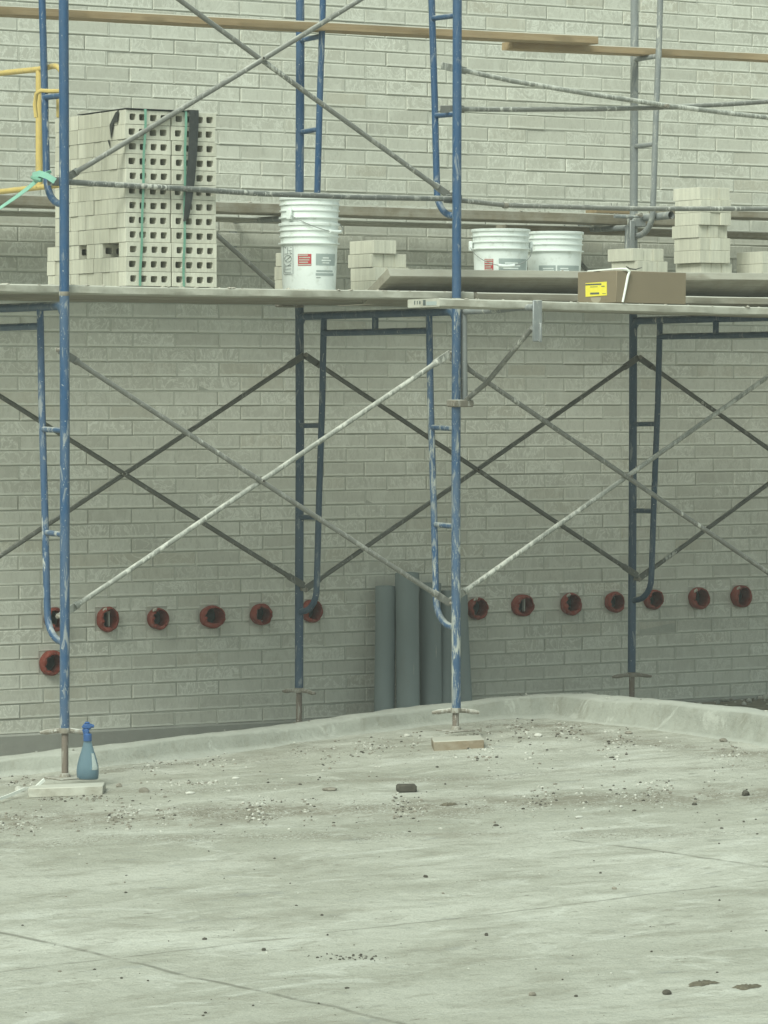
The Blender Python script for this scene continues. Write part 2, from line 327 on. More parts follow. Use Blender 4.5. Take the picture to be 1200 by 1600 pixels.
# ------------------------------------------------------------------ curb path
CURB_PX = [(-60, 1222, 1192), (0, 1213, 1183), (70, 1208, 1174), (150, 1200, 1163), (270, 1186, 1152), (400, 1170, 1137), (500, 1156, 1123), (590, 1145, 1110), (700, 1130, 1099), (780, 1124, 1088),
           (830, 1122, 1084), (862, 1120, 1081), (895, 1126, 1083), (930, 1130, 1085), (1000, 1138, 1091), (1100, 1151, 1099), (1200, 1166, 1110), (1300, 1181, 1121)]
base = [G(x, b) for x, b, c in CURB_PX]
base = [Vector((base[0].x-22, base[0].y+1.0, 0)), Vector((base[0].x-6, base[0].y+.3, 0)), Vector((base[0].x-1.5, base[0].y+.08, 0))] + base
dlast = (base[-1]-base[-3]).normalized(); base += [base[-1]+dlast*1.2, base[-1]+dlast*5, base[-1]+dlast*12]
hs = []
nrm = []
for i, p in enumerate(base):
    t = base[min(i+1, len(base)-1)] - base[max(i-1, 0)]; t.z = 0; t.normalize(); nrm.append(Vector((-t.y, t.x, 0)))
for i, p in enumerate(base):
    p.z = gz(p.x, p.y); j = i-3
    if 0 <= j < len(CURB_PX):
        q = p + nrm[i]*.19; dq = q - C0; qx = 600+FPX*dq.dot(RT)/dq.dot(fw); qy = CURB_PX[-1][2]
        for (xa, _, ya), (xb, _, yb) in zip(CURB_PX, CURB_PX[1:]):
            if xa <= qx <= xb: qy = ya+(yb-ya)*(qx-xa)/(xb-xa)
        if qx < CURB_PX[0][0]: qy = CURB_PX[0][2]
        if qx > CURB_PX[-1][0]: qy += (qx-CURB_PX[-1][0])*.11
        d = ray(qx, qy); s = ((q.x-CX)**2+(q.y-CY)**2)**.5/((d.x**2+d.y**2)**.5)
        hs.append(clampr(CZ + d.z*s - gz(q.x, q.y), .05, .22))
    else: hs.append(None)
h0 = [h for h in hs if h is not None]
hs = [h0[0] if (h is None and i < 5) else (h0[-1] if h is None else h) for i, h in enumerate(hs)]
print('curb heights', [round(h, 3) for h in hs])
def lerp_path(k=6):
    B, H, Nn = [], [], []
    for i in range(len(base)-1):
        seg = 14 if (base[i+1]-base[i]).length < 2 else 10
        p0 = base[max(i-1, 0)]; p1 = base[i]; p2 = base[i+1]; p3 = base[min(i+2, len(base)-1)]
        if 3 <= i <= len(base)-5:
            for a in range(seg):
                t = a/seg
                B.append(.5*((2*p1)+(p2-p0)*t+(2*p0-5*p1+4*p2-p3)*t*t+(3*p1-p0-3*p2+p3)*t**3)); H.append(hs[i]*(1-t)+hs[i+1]*t)
        else:
            for a in range(seg): t = a/seg; B.append(p1.lerp(p2, t)); H.append(hs[i]*(1-t)+hs[i+1]*t)
    B.append(base[-1]); H.append(hs[-1])
    # smooth the direction
    n = len(B)
    for i in range(n):
        t = B[min(i+3, n-1)]-B[max(i-3, 0)]; t.z = 0; t.normalize(); Nn.append(Vector((-t.y, t.x, 0)))
    return B, H, Nn
CB, CH, CN = lerp_path()
prof = [(-.05, -.06), (-.012, .0), (.018, .12), (.036, .34), (.048, .60), (.060, .82), (.072, .94), (.09, 1.0), (.15, 1.02), (.20, .99), (.232, .86), (.25, .5), (.255, -3.2)]
mb = MB(); rings = []
for i, p in enumerate(CB):
    ring = []
    for j, (t, h) in enumerate(prof):
        q = p + CN[i]*t; z = gz(q.x, q.y) + CH[i]*h
        if 1 < j < 12:
            z += .010*noise.noise(Vector((q.x*2.2, q.y*2.2, j*.35))) + .005*noise.noise(Vector((q.x*11, q.y*11, j)))
            q = q + CN[i]*.006*noise.noise(Vector((q.x*6, q.y*6, j+9)))
        ring.append(mb.bm.verts.new((q.x, q.y, z)))
    rings.append(ring)
for i in range(len(rings)-1):
    for j in range(len(prof)-1): mb.bm.faces.new([rings[i][j], rings[i+1][j], rings[i+1][j+1], rings[i][j+1]])
o = mb.build('kerb', M['curb'], smooth_ang=60); tag(o, 'low rounded concrete kerb turning a corner between the pavement and the brick wall', 'kerb', kind='structure')

# ------------------------------------------------------------------ pavement and dirt
half = len(CB)
MIDX = max(range(len(CB)), key=lambda i: CB[i].y - .0*CB[i].x + .0)
cornerx = G(865, 1120).x
def infront(x, y):
    p = Vector((x, y, 0)); best = 1e9; bi = 0
    for i in range(0, len(CB), 3):
        d = (CB[i].x-x)**2+(CB[i].y-y)**2
        if d < best: best = d; bi = i
    return (Vector((x, y, 0))-Vector((CB[bi].x, CB[bi].y, 0))).dot(CN[bi])
def axis(a, b, step, far_a, far_b):
    v = [a]
    while v[-1] < b: v.append(v[-1]+step)
    s = step; x = a
    while x > far_a: s *= 1.5; x -= s; v.insert(0, x)
    s = step; x = v[-1]
    while x < far_b: s *= 1.5; x += s; v.append(x)
    return v
xs = axis(-3.2, 5.0, .06, -300, 300); ys = axis(-6.5, 1.2, .06, -300, 1.3)
def sheet(name, keep, zf, mt, xs, ys):
    mb = MB(); vid = {}
    def V(i, j):
        if (i, j) not in vid: vid[(i, j)] = mb.bm.verts.new((xs[i], ys[j], zf(xs[i], ys[j])))
        return vid[(i, j)]
    for i in range(len(xs)-1):
        for j in range(len(ys)-1):
            if keep((xs[i]+xs[i+1])/2, (ys[j]+ys[j+1])/2): mb.bm.faces.new([V(i, j), V(i+1, j), V(i+1, j+1), V(i, j+1)])
    return mb.build(name, mt, smooth_ang=180)
def pz(x, y):
    z = gz(x, y)
    if -9 < x < 9 and -12 < y < 3: z += .006*noise.noise(Vector((x*1.3, y*1.3, 0))) + .004*noise.noise(Vector((x*5, y*5, 3))) + .0022*noise.noise(Vector((x*14, y*14, 5)))
    return z
o = sheet('pavement', lambda x, y: infront(x, y) < .12, pz, M['pave'], xs, ys)
tag(o, 'dusty pale concrete pavement with mud smears and cracked joints', 'pavement', kind='structure')
xd = axis(-3.2, 9.0, .12, -300, 300); yd = axis(-3, 2.6, .12, -300, 300)
def dz(x, y): return -2.58+.03*clampr(x, -9, 6) + .02*noise.noise(Vector((x*3, y*3, 1)))+.01*noise.noise(Vector((x*9, y*9, 4)))
def keepd(x, y): return y > 2.1 or infront(x, y) > .10
o = sheet('ground', keepd, dz, M['dirt'], xd, yd)
tag(o, 'brown dirt at the foot of the brick wall behind the kerb', 'ground', kind='structure')

# ------------------------------------------------------------------ brick wall
YW = 2.15
def wz(py): return atY(200, py, YW).z
CRS = (wz(400+290/3)-wz(400+910/3))/9
ZB = wz(400+290/3) - 0.0                 # one bed joint
n_dn = round((ZB - (-2.42))/CRS); Z0 = ZB - n_dn*CRS
PIT = .2610
j1 = atY(110+365/6, 508, YW).x
row_ref = n_dn - 1                       # course just under joint ZB
print('course', CRS, 'z0', Z0, 'n', n_dn)
sl_px = [(88, 968), (170, 968), (249, 967), (333, 964), (410, 960), (489, 955), (748, 951), (818, 946), (894, 944), (963, 941), (1023, 937), (1094, 935), (1160, 932), (82, 1036)]
SL = [atY(x, y, YW-.03) for x, y in sl_px]
holes = [(p.x-.062, p.x+.062, p.z-.062, p.z+.062) for p in SL]
def subtract(rects, h):
    out = []
    for a, b, c, d in rects:
        if b <= h[0] or a >= h[1] or d <= h[2] or c >= h[3]: out.append((a, b, c, d)); continue
        if a < h[0]: out.append((a, h[0], c, d))
        if b > h[1]: out.append((h[1], b, c, d))
        a2, b2 = max(a, h[0]), min(b, h[1])
        if d > h[3]: out.append((a2, b2, h[3], d))
        if c < h[2]: out.append((a2, b2, c, h[2]))
    return out
WX0, WX1, WZ1 = -7.0, 15.0, 4.2
wall = thing('brick_wall', 'long pale grey brick wall with smeared mortar standing behind the scaffolding', 'wall', (4, YW, Z0))
bm = bmesh.new(); lay = bm.loops.layers.float_color.new('bval')
nrow = int((WZ1-Z0)/CRS)
mbj = MB()
for r in range(nrow):
    za = Z0 + r*CRS; zb = za + CRS
    par = (r - row_ref) % 2
    x = j1 + (PIT/2 if par else 0) + random.uniform(-.006, .006); x -= math.ceil((x-WX0)/PIT)*PIT; xg = x; x += random.gauss(0, .004)
    jit = random.uniform(-.0015, .0015)
    while x < WX1:
        xg += PIT; wl_ = xg + random.gauss(0, .0045) - x
        a = x+.004; b = x+wl_-.004; c = za+.0032+jit; d = zb-.0032+jit+random.uniform(-.001, .001)
        near = -2.2 < x < 8.5
        rects = [(a, b, c, d)]
        if near:
            for h in holes: rects = subtract(rects, h)
        col = (random.random(), random.random(), random.random(), 1)
        dep = random.gauss(0, .0013); tl = random.gauss(0, .0008); tw = random.gauss(0, .0006)
        for (a_, b_, c_, d_) in rects:
            if b_-a_ < .012 or d_-c_ < .01: continue
            nx = 6 if near else 1; bev = .003; 
            def off(xx, zz): return dep + tl*(zz-(c_+d_)/2)/.035 + tw*(xx-(a_+b_)/2)/.12
            # front face as a strip grid so that lower and upper arrises wander
            top = []; bot = []; topo = []; boto = []
            for k in range(nx+1):
                xx = a_+bev+(b_-a_-2*bev)*k/nx; xo = a_+(b_-a_)*k/nx
                wv = .0012*noise.noise(Vector((xx*18, r*3.1, 0))) if near else 0; wu = .0012*noise.noise(Vector((xx*18, r*3.1, 7))) if near else 0
                bot.append(bm.verts.new((xx, YW+off(xx, c_), c_+bev+wv))); top.append(bm.verts.new((xx, YW+off(xx, d_), d_-bev+wu)))
                boto.append(bm.verts.new((xo, YW+off(xx, c_)+.0035, c_+wv))); topo.append(bm.verts.new((xo, YW+off(xx, d_)+.0035, d_+wu)))
            bk = [bm.verts.new((xx, YW+.03, zz)) for xx, zz in ((a_, c_), (b_, c_), (b_, d_), (a_, d_))]
            fs = []
            for k in range(nx):
                fs.append(bm.faces.new([bot[k], bot[k+1], top[k+1], top[k]])); fs.append(bm.faces.new([boto[k], boto[k+1], bot[k+1], bot[k]])); fs.append(bm.faces.new([top[k], top[k+1], topo[k+1], topo[k]]))
            fs.append(bm.faces.new([boto[0], bot[0], top[0], topo[0]])); fs.append(bm.faces.new([bot[-1], boto[-1], topo[-1], top[-1]]))
            fs.append(bm.faces.new(boto[::-1]+[bk[0], bk[1]])); fs.append(bm.faces.new(topo+[bk[2], bk[3]]))
            fs.append(bm.faces.new([bk[0], boto[0], topo[0], bk[3]])); fs.append(bm.faces.new([boto[-1], bk[1], bk[2], topo[-1]]))
            low = set(bot+boto)
            for f in fs:
                for l in f.loops: l[lay] = (col[0], col[1], col[2], 0.0 if l.vert in low else 1.0)
        # head joint mortar, nearly flush, some of it smeared
        if near and random.random() < .8:
            dd = random.uniform(-.0005, .004); mbj.box((x, YW+dd+.01, (c+d)/2), (.0085, .02, d-c+.004))
        x += wl_
bmesh.ops.translate(bm, vec=-Vector((4, YW, Z0)), verts=bm.verts)
me = bpy.data.meshes.new('brickwork'); bm.to_mesh(me); bm.free(); me.materials.append(M['wall'])
bo = bpy.data.objects.new('brickwork', me); bo.parent = wall; COL.objects.link(bo)
# bed mortar sheet with openings
mb = MB(); rects = [(WX0, WX1, Z0-.004, Z0+nrow*CRS)]
for h in holes: rects = subtract(rects, h)
for a, b, c, d in rects: mb.poly([(a, YW+.0048, c), (b, YW+.0048, c), (b, YW+.0048, d), (a, YW+.0048, d)])
mb.build('bed_mortar', M['mortar'], wall, recalc=False)
mbj.build('head_mortar', M['mortar_pale'], wall, smooth_ang=0)
# pale squeezed mortar lips along some beds
mb = MB()
for r in range(1, nrow):
    x = WX0+3
    while x < 9:
        L = random.uniform(.1, .7)
        if random.random() < .35:
            z = Z0+r*CRS+random.uniform(-.0005, .002)
            pts = [(x+L*k/8, YW+.0055, z+.001*random.uniform(-1, 1)) for k in range(9)]
            mb.tube(pts, [random.uniform(.001, .0035) for _ in range(9)], 5)
        x += L+random.uniform(.02, .4)
mb.build('mortar_lip', M['mortar_pale'], wall)
mb = MB(); mb.box((4, YW+.14, Z0-.35), (22, .30, .70), .01); mb.build('footing', M['footing'], wall)
mb = MB(); mb.box((4, YW+.13, (Z0+Z0+nrow*CRS)/2+.001), (21.96, .18, nrow*CRS-.01)); 
# backing only behind the openings' depth
mb.bm.free(); mb = MB(); mb.poly([(WX0, YW+.30, Z0), (WX1, YW+.30, Z0), (WX1, YW+.30, WZ1), (WX0, YW+.30, WZ1)])
mb.build('backing_wall', M['footing'], wall, recalc=False)

# ------------------------------------------------------------------ red pipe sleeves
ords = ['first', 'second', 'third', 'fourth', 'fifth', 'sixth', 'seventh', 'eighth', 'ninth', 'tenth', 'eleventh', 'twelfth', 'thirteenth']
sl_lab = ['red sleeve in the row, half hidden behind the leftmost blue upright', 'red sleeve with a pale dab on its rim, just right of the leftmost blue upright', 'red sleeve second to the right of the leftmost blue upright', 'red sleeve halfway between the leftmost upright and the next back upright',
          'red sleeve just left of the second back upright', 'red sleeve behind the curved foot of the second back frame ladder', 'red sleeve just right of the middle front upright and the leaning pipes', 'red sleeve second to the right of the leaning grey pipes', 'red sleeve third to the right of the leaning grey pipes',
          'red sleeve just left of the rightmost back upright', 'red sleeve behind the curved foot of the rightmost back frame ladder', 'red sleeve next to last at the right end of the row', 'last red sleeve at the right end of the row', 'lone red sleeve set lower than the row, behind the leftmost blue upright']
for i, p in enumerate(SL):
    rnd = random.Random(i*7+3)
    t = thing('pipe_sleeve', sl_lab[i], 'pipe sleeve', (p.x, YW, p.z), 'red pipe sleeves set in the brick wall')
    c = Vector((p.x, YW, p.z)); mb = MB(); seg = 28
    ox, oz = rnd.uniform(.002, .010), rnd.uniform(-.005, .010); ph = [rnd.uniform(0, 6.28) for _ in range(4)]
    sq = rnd.uniform(-.006, .006); nr = [rnd.uniform(-.0055, .0055) for _ in range(seg)]
    tx, tz, es, ea = rnd.uniform(-.18, .18), rnd.uniform(-.22, .22), rnd.uniform(-.05, .05), rnd.uniform(.94, 1.06)
    rings = []
    for j, (rr, yy) in enumerate([(.058, .012), (.061, -.012), (.0625, -.028), (.060, -.040), (.052, -.046), (None, -.043), (None, -.036), (.045, .0), (.050, .05)]):
        ring = []
        for k in range(seg):
            a = 2*math.pi*k/seg
            if rr is None:
                q = .046 + .0035*math.sin(2*a+ph[0]) + .0022*math.sin(5*a+ph[1]) + nr[k]*.6 + (.002 if j == 6 else 0)
                x, z = ox+q*math.cos(a), oz+q*math.sin(a)
            else:
                q = rr + .0016*math.sin(2*a+ph[2])+.0012*math.sin(6*a+ph[3]) + (nr[k]*.25 if j in (3, 4) else 0); x, z = q*math.cos(a), q*math.sin(a)
            ring.append(mb.bm.verts.new(c+Vector((x*(1+es)*ea, yy+(nr[k]*1.2 if j in (3, 4, 5, 6) else 0)+((x*tx+z*tz) if 1 <= j <= 6 else 0), z*(1-es)*ea))))
        rings.append(ring)
    for j in range(len(rings)-1):
        for k in range(seg): mb.bm.faces.new([rings[j][k], rings[j][(k+1) % seg], rings[j+1][(k+1) % seg], rings[j+1][k]])
    mb.build('sleeve_ring', M['red_sleeve'], t, smooth_ang=50)
    mb = MB(); R90 = Matrix.Rotation(math.radians(-90), 3, 'X')
    mb.lathe([(.046, .05), (.046, .28), (.001, .281)], c, 24, rot=R90); mb.lathe([(.034, .10), (.034, .27), (.001, .272)], c+Vector((.004, 0, -.008)), 20, rot=R90)
    mb.build('inner_pipe', M['bore'], t)
    mb = MB(); outer = [c+Vector((x, .004, z)) for x, z in ((-.064, -.064), (.064, -.064), (.064, .064), (-.064, .064))]
    # mortar patch: square frame with a round opening
    inn = [c+Vector((.056*math.cos(a), .004, .056*math.sin(a))) for a in [2*math.pi*(k+.5)/32 for k in range(32)]]
    vo = [mb.bm.verts.new(v) for v in [c+Vector((.066*sx, .004+rnd.uniform(-.001, .001), .066*sz)) for sx, sz in
          [(1, math.tan(a)) if abs(math.cos(a)) >= abs(math.sin(a)) and math.cos(a) > 0 else (-1, -math.tan(a)) if abs(math.cos(a)) >= abs(math.sin(a)) else (1/math.tan(a), 1) if math.sin(a) > 0 else (-1/math.tan(a), -1) for a in [2*math.pi*(k+.5)/32 for k in range(32)]]]]
    vi = [mb.bm.verts.new(v) for v in inn]
    for k in range(32): mb.bm.faces.new([vo[k], vo[(k+1) % 32], vi[(k+1) % 32], vi[k]])
    mb.build('mortar_patch', M['mortar_pale'], t, smooth_ang=0)
    if i in (1, 2, 6, 8, 12, 11):
        mb = MB(); a0 = rnd.uniform(1.5, 2.2)
        pts = [c+Vector((.06*math.cos(a0+k*.14), -.035-.006*(k % 2), .06*math.sin(a0+k*.14))) for k in range(4)]
        mb.tube(pts, [.006, .009, .007, .004], 7); mb.build('mortar_dab', M['foam'], t)

# ------------------------------------------------------------------ leaning PVC pipes
pv = [(603, 917, 600, .056, 'grey plastic pipe leaning on the wall, leftmost and shortest of the bundle'), (636, 896, 638, .064, 'grey plastic pipe leaning on the wall, tallest of the bundle'),
      (671, 912, 674, .062, 'grey plastic pipe in the middle of the leaning bundle'), (701, 925, 697, .056, 'grey plastic pipe mostly behind the curved ladder foot of the middle frame'),
      (716, 930, 727, .048, 'grey plastic pipe at the right of the bundle, partly behind the middle front upright')]
for i, (tx, ty, bx, r, lab) in enumerate(pv):
    top = atY(tx, ty, YW-.03-r-(.06 if i in (1,) else 0)); bot = atY(bx, 1150, YW-.22-(.08 if i == 1 else 0)); bot.z = dz(bot.x, bot.y)-.01
    t = thing('plastic_pipe', lab, 'pipe', tuple(bot), 'grey plastic pipes leaning on the wall')
    d = (top-bot).normalized(); L = (top-bot).length; q = d.to_track_quat('Z', 'Y').to_matrix(); mb = MB()
    mb.lathe([(r-.005, 0), (r, 0), (r, L-.10), (r+.0025, L-.09), (r+.0025, L), (r-.003, L), (r-.003, L-.09), (r-.005, L-.1), (r-.005, 0)], bot, 32, rot=q)
    mb.build('pipe_body', M['pvc'], t, smooth_ang=35)
    if i in (1, 2):
        sm = MB(); a = bot + d*(L*(.42 if i == 1 else .55)); f = Vector((-.45, -.89, 0)); 
        s = Vector((.89, -.45, 0)); rr = r+.0008; cs = []
        for k in range(12):
            an = 2*math.pi*k/12; ww = .07*math.cos(an); hh = .035*math.sin(an)*(1+.3*math.cos(an)); ang = ww/.07*.12
            cs.append(a + d*(hh*1.2) + (f*math.cos(ang+.35) + s*math.sin(ang+.35))*rr)
        sm.poly(cs); sm.build('scuff', M['foam'], t, smooth_ang=0)

# ------------------------------------------------------------------ scaffolding frames
R_ = .0225; W = 1.524; XB = [0.0, 2.112, 4.228, 6.342]
LOW_B, LOW_T = -2.17, -.18
def frame(X, zb, lab, mf, mbk, ml, top_extra=0):
    """walk-through end frame; zb bottom of uprights"""
    H = 1.99; t = thing('scaffold', lab, 'scaffold', (X, 0, zb), 'walk through scaffold sections')
    zt = zb+H; hd = zb+1.933
    dx = lambda: random.uniform(-.004, .004)
    for y, mt in ((0, mf), (W, mbk)):
        b1, b2 = dx(), dx()
        o = MB().tube([(X+b1, y, zb), (X, y, zb+.6), (X+b2, y, zb+1.3), (X, y, zt)], R_, 16).build('upright', mt, t)
        cp = MB().tube([(X, y, zt-.012), (X, y, zt-.008), (X, y, zt+.004), (X, y, zt+.007)], [R_+.001, R_+.0022, R_+.0022, R_+.001], 16); cp.build('coupling_collar', M['castdirty'], t)
    h = MB().tube([(X, R_*.5, hd-.03), (X, .03, hd-.006), (X, .06, hd), (X, W-.06, hd), (X, W-.03, hd-.006), (X, W-R_*.5, hd-.03)], .0205, 14).build('header', ml, t)
    MB().tube([(X, .243, zb+1.843), (X, W-.243, zb+1.843)], .0165, 12).build('lower_header', ml, t)
    MB().tube([(X, W/2, zb+1.85), (X, W/2, hd-.012)], .0165, 12).build('header_strut', ml, t)
    for s in (0, 1):
        yy = (lambda v: W-v) if s else (lambda v: v); mt = (mf, mbk)[s]
        pts = [(X, yy(.252), hd), (X, yy(.236), zb+1.5), (X, yy(.205), zb+1.0), (X, yy(.183), zb+.56)]
        for k in range(1, 8):
            a = k/7*math.pi/2; pts.append((X, yy(.181-.15*(1-math.cos(a))), zb+.53-.13*math.sin(a)))
        pts.append((X, yy(.012), zb+.392))
        MB().tube(pts, .0165, 12).build('ladder_leg', mt, t)
        for z, y0 in ((1.365, .225), (.89, .2)):
            MB().tube([(X, yy(.012), zb+z), (X, yy(y0+.002), zb+z+.004)], .0135, 10).build('rung', mt, t)
        for z in (zb+1.733, zb+.514):
            MB().tube([(X, yy(.01), z), (X, yy(.07), z)], .008, 8).tube([(X, yy(.066), z), (X, yy(.073), z)], .012, 8).build('brace_stud', M['castdirty'], t)
    return t
B1, B2, B3 = M['blue1'], M['blue2'], M['blue3']
frame(XB[0], LOW_B, 'blue splashed scaffold of the lower tier at the left, foot beside the spray bottle', B2, M['shadeblue'], M['shadeblue'])
frame(XB[1], LOW_B, 'blue scaffold in the middle of the lower tier, front foot on a brown block', B3, M['shadeblue'], M['shadeblue'])
frame(XB[2], LOW_B, 'shade-toned blue scaffold frame of the lower tier at the right', M['shadeblue2'], M['shadeblue'], M['shadeblue'])
frame(XB[3], LOW_B, 'shade-toned blue scaffold of the lower tier beyond the right edge of the photo', M['shadeblue2'], M['shadeblue'], M['shadeblue'])
UB = -.173
frame(XB[0], UB, 'blue scaffold of the upper tier at the left, a yellow rail hooked on it', B1, B1, B1)
frame(XB[1], UB, 'blue scaffold of the upper tier in the middle, rising through the deck', B1, B1, B1)
frame(XB[2], UB, 'worn grey scaffold frame of the upper tier at the right, blue mostly gone', M['galvblue'], M['galv'], M['galv'])

def brace(a, b, c, d, lab, mt, mt2, sag=.004, X=True, r=.0125):
    """two flattened-end tubes a-b and c-d crossing at a pivot"""
    a, b, c, d = map(Vector, (a, b, c, d)); t = thing('cross_brace', lab, 'cross brace', tuple((a+b+c+d)/4), 'pivoted scaffold cross braces')
    for k, (p, q, off, mm) in enumerate(((a, b, -.008, mt), (c, d, .008, mt2))):
        v = (q-p); L = v.length; u = v.normalized(); pts = []; n = 14
        for i in range(n+1):
            f = i/n; pt = p+v*f + Vector((0, off*math.sin(math.pi*f), -sag*4*f*(1-f))) + Vector((0, 0, random.uniform(-1, 1)*.0008)); pts.append(pt)
        pts[0] = p+u*.11; pts[-1] = q-u*.11
        o = MB().tube(pts, r, 12)
        for e, s in ((p, 1), (q, -1)):      # flattened end with its hole
            R = Matrix((u*s, Vector((0, 1, 0)), (u*s).cross(Vector((0, 1, 0))))).transposed()
            o.box(e+u*s*.055, (.11, .006, .036), .002, R); o.tube([e+u*s*.09, e+u*s*.125], [.0165, r], 10)
        o.build('brace_bar', mm, t)
    mid = (a+b+c+d)/4; MB().tube([mid+Vector((0, -.026, 0)), mid+Vector((0, .024, 0))], .006, 8).tube([mid+Vector((0, -.026, 0)), mid+Vector((0, -.021, 0))], .009, 6).build('pivot_bolt', M['castdirty'], t)
    return t
zu, zl = -.438, -1.657
yo = .052
brace((XB[0], yo, zu), (XB[1], yo, zl), (XB[0], yo, zl), (XB[1], yo, zu), 'mortar caked cross brace on the front of the lower left bay', M['brace_mid'], M['brace_pale'])
brace((XB[1], yo, zu-.02), (XB[2], yo, zl), (XB[1], yo, zl+.01), (XB[2], yo, zu), 'front cross brace of the lower right bay, one bar dark and one coated white', M['brace_mid'], M['brace_pale'])
brace((XB[0], W-yo, zu), (XB[1], W-yo, zl+.02), (XB[0], W-yo, zl), (XB[1], W-yo, zu), 'dark cross brace by the wall at the back of the lower left bay', M['brace_dark'], M['brace_dark'])
brace((XB[1], W-yo, zu), (XB[2], W-yo, zl+.02), (XB[1], W-yo, zl), (XB[2], W-yo, zu), 'dark cross brace by the wall at the back of the lower right bay', M['brace_dark'], M['brace_dark'])
brace((XB[2], W-yo, zu), (XB[3], W-yo, zl+.02), (XB[2], W-yo, zl), (XB[3], W-yo, zu), 'dark cross brace by the wall running off the right edge', M['brace_dark'], M['brace_dark'])
brace((XB[0], yo, .325), (XB[1], yo, 1.545), (XB[0], yo, 1.56), (XB[1], yo, .318), 'grey cross brace high on the front of the upper left bay', M['brace_mid'], M['brace_mid'])
# folded brace, upper right bay
t = thing('cross_brace', 'nearly folded grey cross brace running level across the upper right bay', 'cross brace', (3.37, .05, .81), 'pivoted scaffold cross braces')
for pts, mm in (([(XB[1]+.03, .045, .938), (2.45, .03, .893), (2.9, .03, .850), (3.365, .035, .812), (3.8, .035, .787), (4.228, .045, .768)], M['brace_pale']), ([(XB[1]+.03, .06, .745), (2.5, .062, .758), (2.95, .062, .778), (3.365, .064, .803), (3.8, .06, .838), (4.228, .06, .88)], M['brace_mid'])):
    o = MB().tube(pts, .0125, 12)
    for e, q in ((pts[0], pts[1]), (pts[-1], pts[-2])):
        e = Vector(e); u = (Vector(q)-e).normalized(); R = Matrix((u, Vector((0, 1, 0)), u.cross(Vector((0, 1, 0))))).transposed(); o.box(e-u*.02, (.14, .007, .036), .002, R)
    o.build('brace_bar', mm, t)
MB().tube([(3.365, .0, .808), (3.365, .09, .808)], .009, 8).build('pivot_bolt', M['castdirty'], t)
# horizontal guard rails
def rail(pts, r, lab, mt, coup=None):
    t = thing('guard_rail', lab, 'guard rail', tuple(Vector(pts[0])), 'horizontal scaffold guard rail bars')
    o = MB().tube(pts, r, 12)
    for e, q in ((pts[0], pts[1]), (pts[-1], pts[-2])):
        e = Vector(e); u = (Vector(q)-e).normalized(); R = Matrix((u, Vector((0, 1, 0)), u.cross(Vector((0, 1, 0))))).transposed(); o.box(e-u*.01, (.09, .009, .04), .002, R)
    o.build('rail_bar', mt, t)
    if coup: MB().tube([coup+Vector((-.012, 0, 0)), coup+Vector((.012, 0, 0))], r+.004, 12).build('rail_coupling', M['castdirty'], t)
rail([(XB[0]-.01, .04, .328), (.5, .035, .318), (1.05, .03, .303), (1.6, .035, .302), (XB[1], .04, .309)], .0135, 'dark sagging guard rail bar across the front of the tall brick stack', M['brace'])
rail([(XB[1]+.02, .06, .306), (2.43, .058, .288), (3.2, .055, .290), (4.24, .06, .318)], .0125, 'pale steel guard rail bar level across the upper right bay', M['brace_mid'], Vector((2.43, .058, .288)))
p1, p2 = atY(325, 355, 1.47), atY(432, 450, 1.47)
o = MB().tube([p1, p2], .0125, 10).build('diagonal_bar', M['brace_dark'], origin=p2); tag(o, 'short dark diagonal bar behind the deck, right of the tall brick stack', 'brace bar')

# ------------------------------------------------------------------ screw jacks with their blocks
def jack(X, y, ztop, zbot, lab, nut=True, plate=True, ang=.2, mt=None):
    t = thing('screw_jack', lab, 'screw jack', (X, y, zbot), 'scaffold screw jacks'); L = ztop-zbot; mb = MB(); n = int(L/.0045); pr = []
    for k in range(n+1): pr.append((.0165 if k % 2 else .0148, zbot+L*k/n))
    mb.lathe(pr, (X, y, 0), 14); mb.build('screw', mt or M['rust'], t, smooth_ang=0)
    mb = MB(); mb.lathe([(.015, ztop-.016), (.027, ztop-.016), (.029, ztop-.004), (.026, ztop+.008), (.018, ztop+.008)], (X, y, 0), 14)
    for s in (1, -1):
        R = Matrix.Rotation(ang+(0 if s == 1 else math.pi), 3, 'Z')
        pts = [Vector((X, y, ztop-.004))+R @ Vector(v) for v in ((.02, 0, 0), (.05, .004, -.003), (.085, .0, -.008), (.115, -.004, -.012))]
        mb.tube(pts, [.013, .011, .012, .007], 8)
    mb.build('nut_handle', M['castdirty'], t)
    mb = MB(); mb.box((X, y, zbot+.004), (.14, .14, .007), .002, Matrix.Rotation(.1, 3, 'Z')); mb.lathe([(.026, zbot+.007), (.022, zbot+.022), (.017, zbot+.026)], (X, y, 0), 14); mb.build('base_plate', M['castdirty'], t)
g1 = G(101, 1236); zblk1 = gz(0, 0)+.045
jack(XB[0], 0, LOW_B, zblk1, 'rusty screw jack under the leftmost upright beside the spray bottle', ang=-.62)
zblk2 = gz(XB[1], 0)+.048
jack(XB[1], 0, LOW_B+.0, zblk2, 'short screw jack under the middle front upright on a brown block', ang=-.45)
for k, (X, lab) in enumerate(((XB[0], 'screw jack of the left back upright out of sight behind the kerb'), (XB[1], 'screw jack under the second back upright, rising behind the kerb'), (XB[2], 'screw jack under the rightmost back upright, rising behind the kerb'))):
    jack(X, W, LOW_B-.01, dz(X, W)+.04, lab, ang=.9+k)
    o = MB().box((X, W, dz(X, W)+.015), (.26, .24, .045), .004).build('wood_block', M['block'], origin=(X, W, dz(X, W))); tag(o, ['wood block behind the kerb under the left back jack', 'wood block behind the kerb under the second back jack', 'wood block behind the kerb under the rightmost back jack'][k], 'wood block', 'blocks under the scaffold jacks')
jack(XB[2], 0, LOW_B, dz(XB[2], 0)+.04, 'screw jack of the right front upright beyond the kerb', ang=.3)
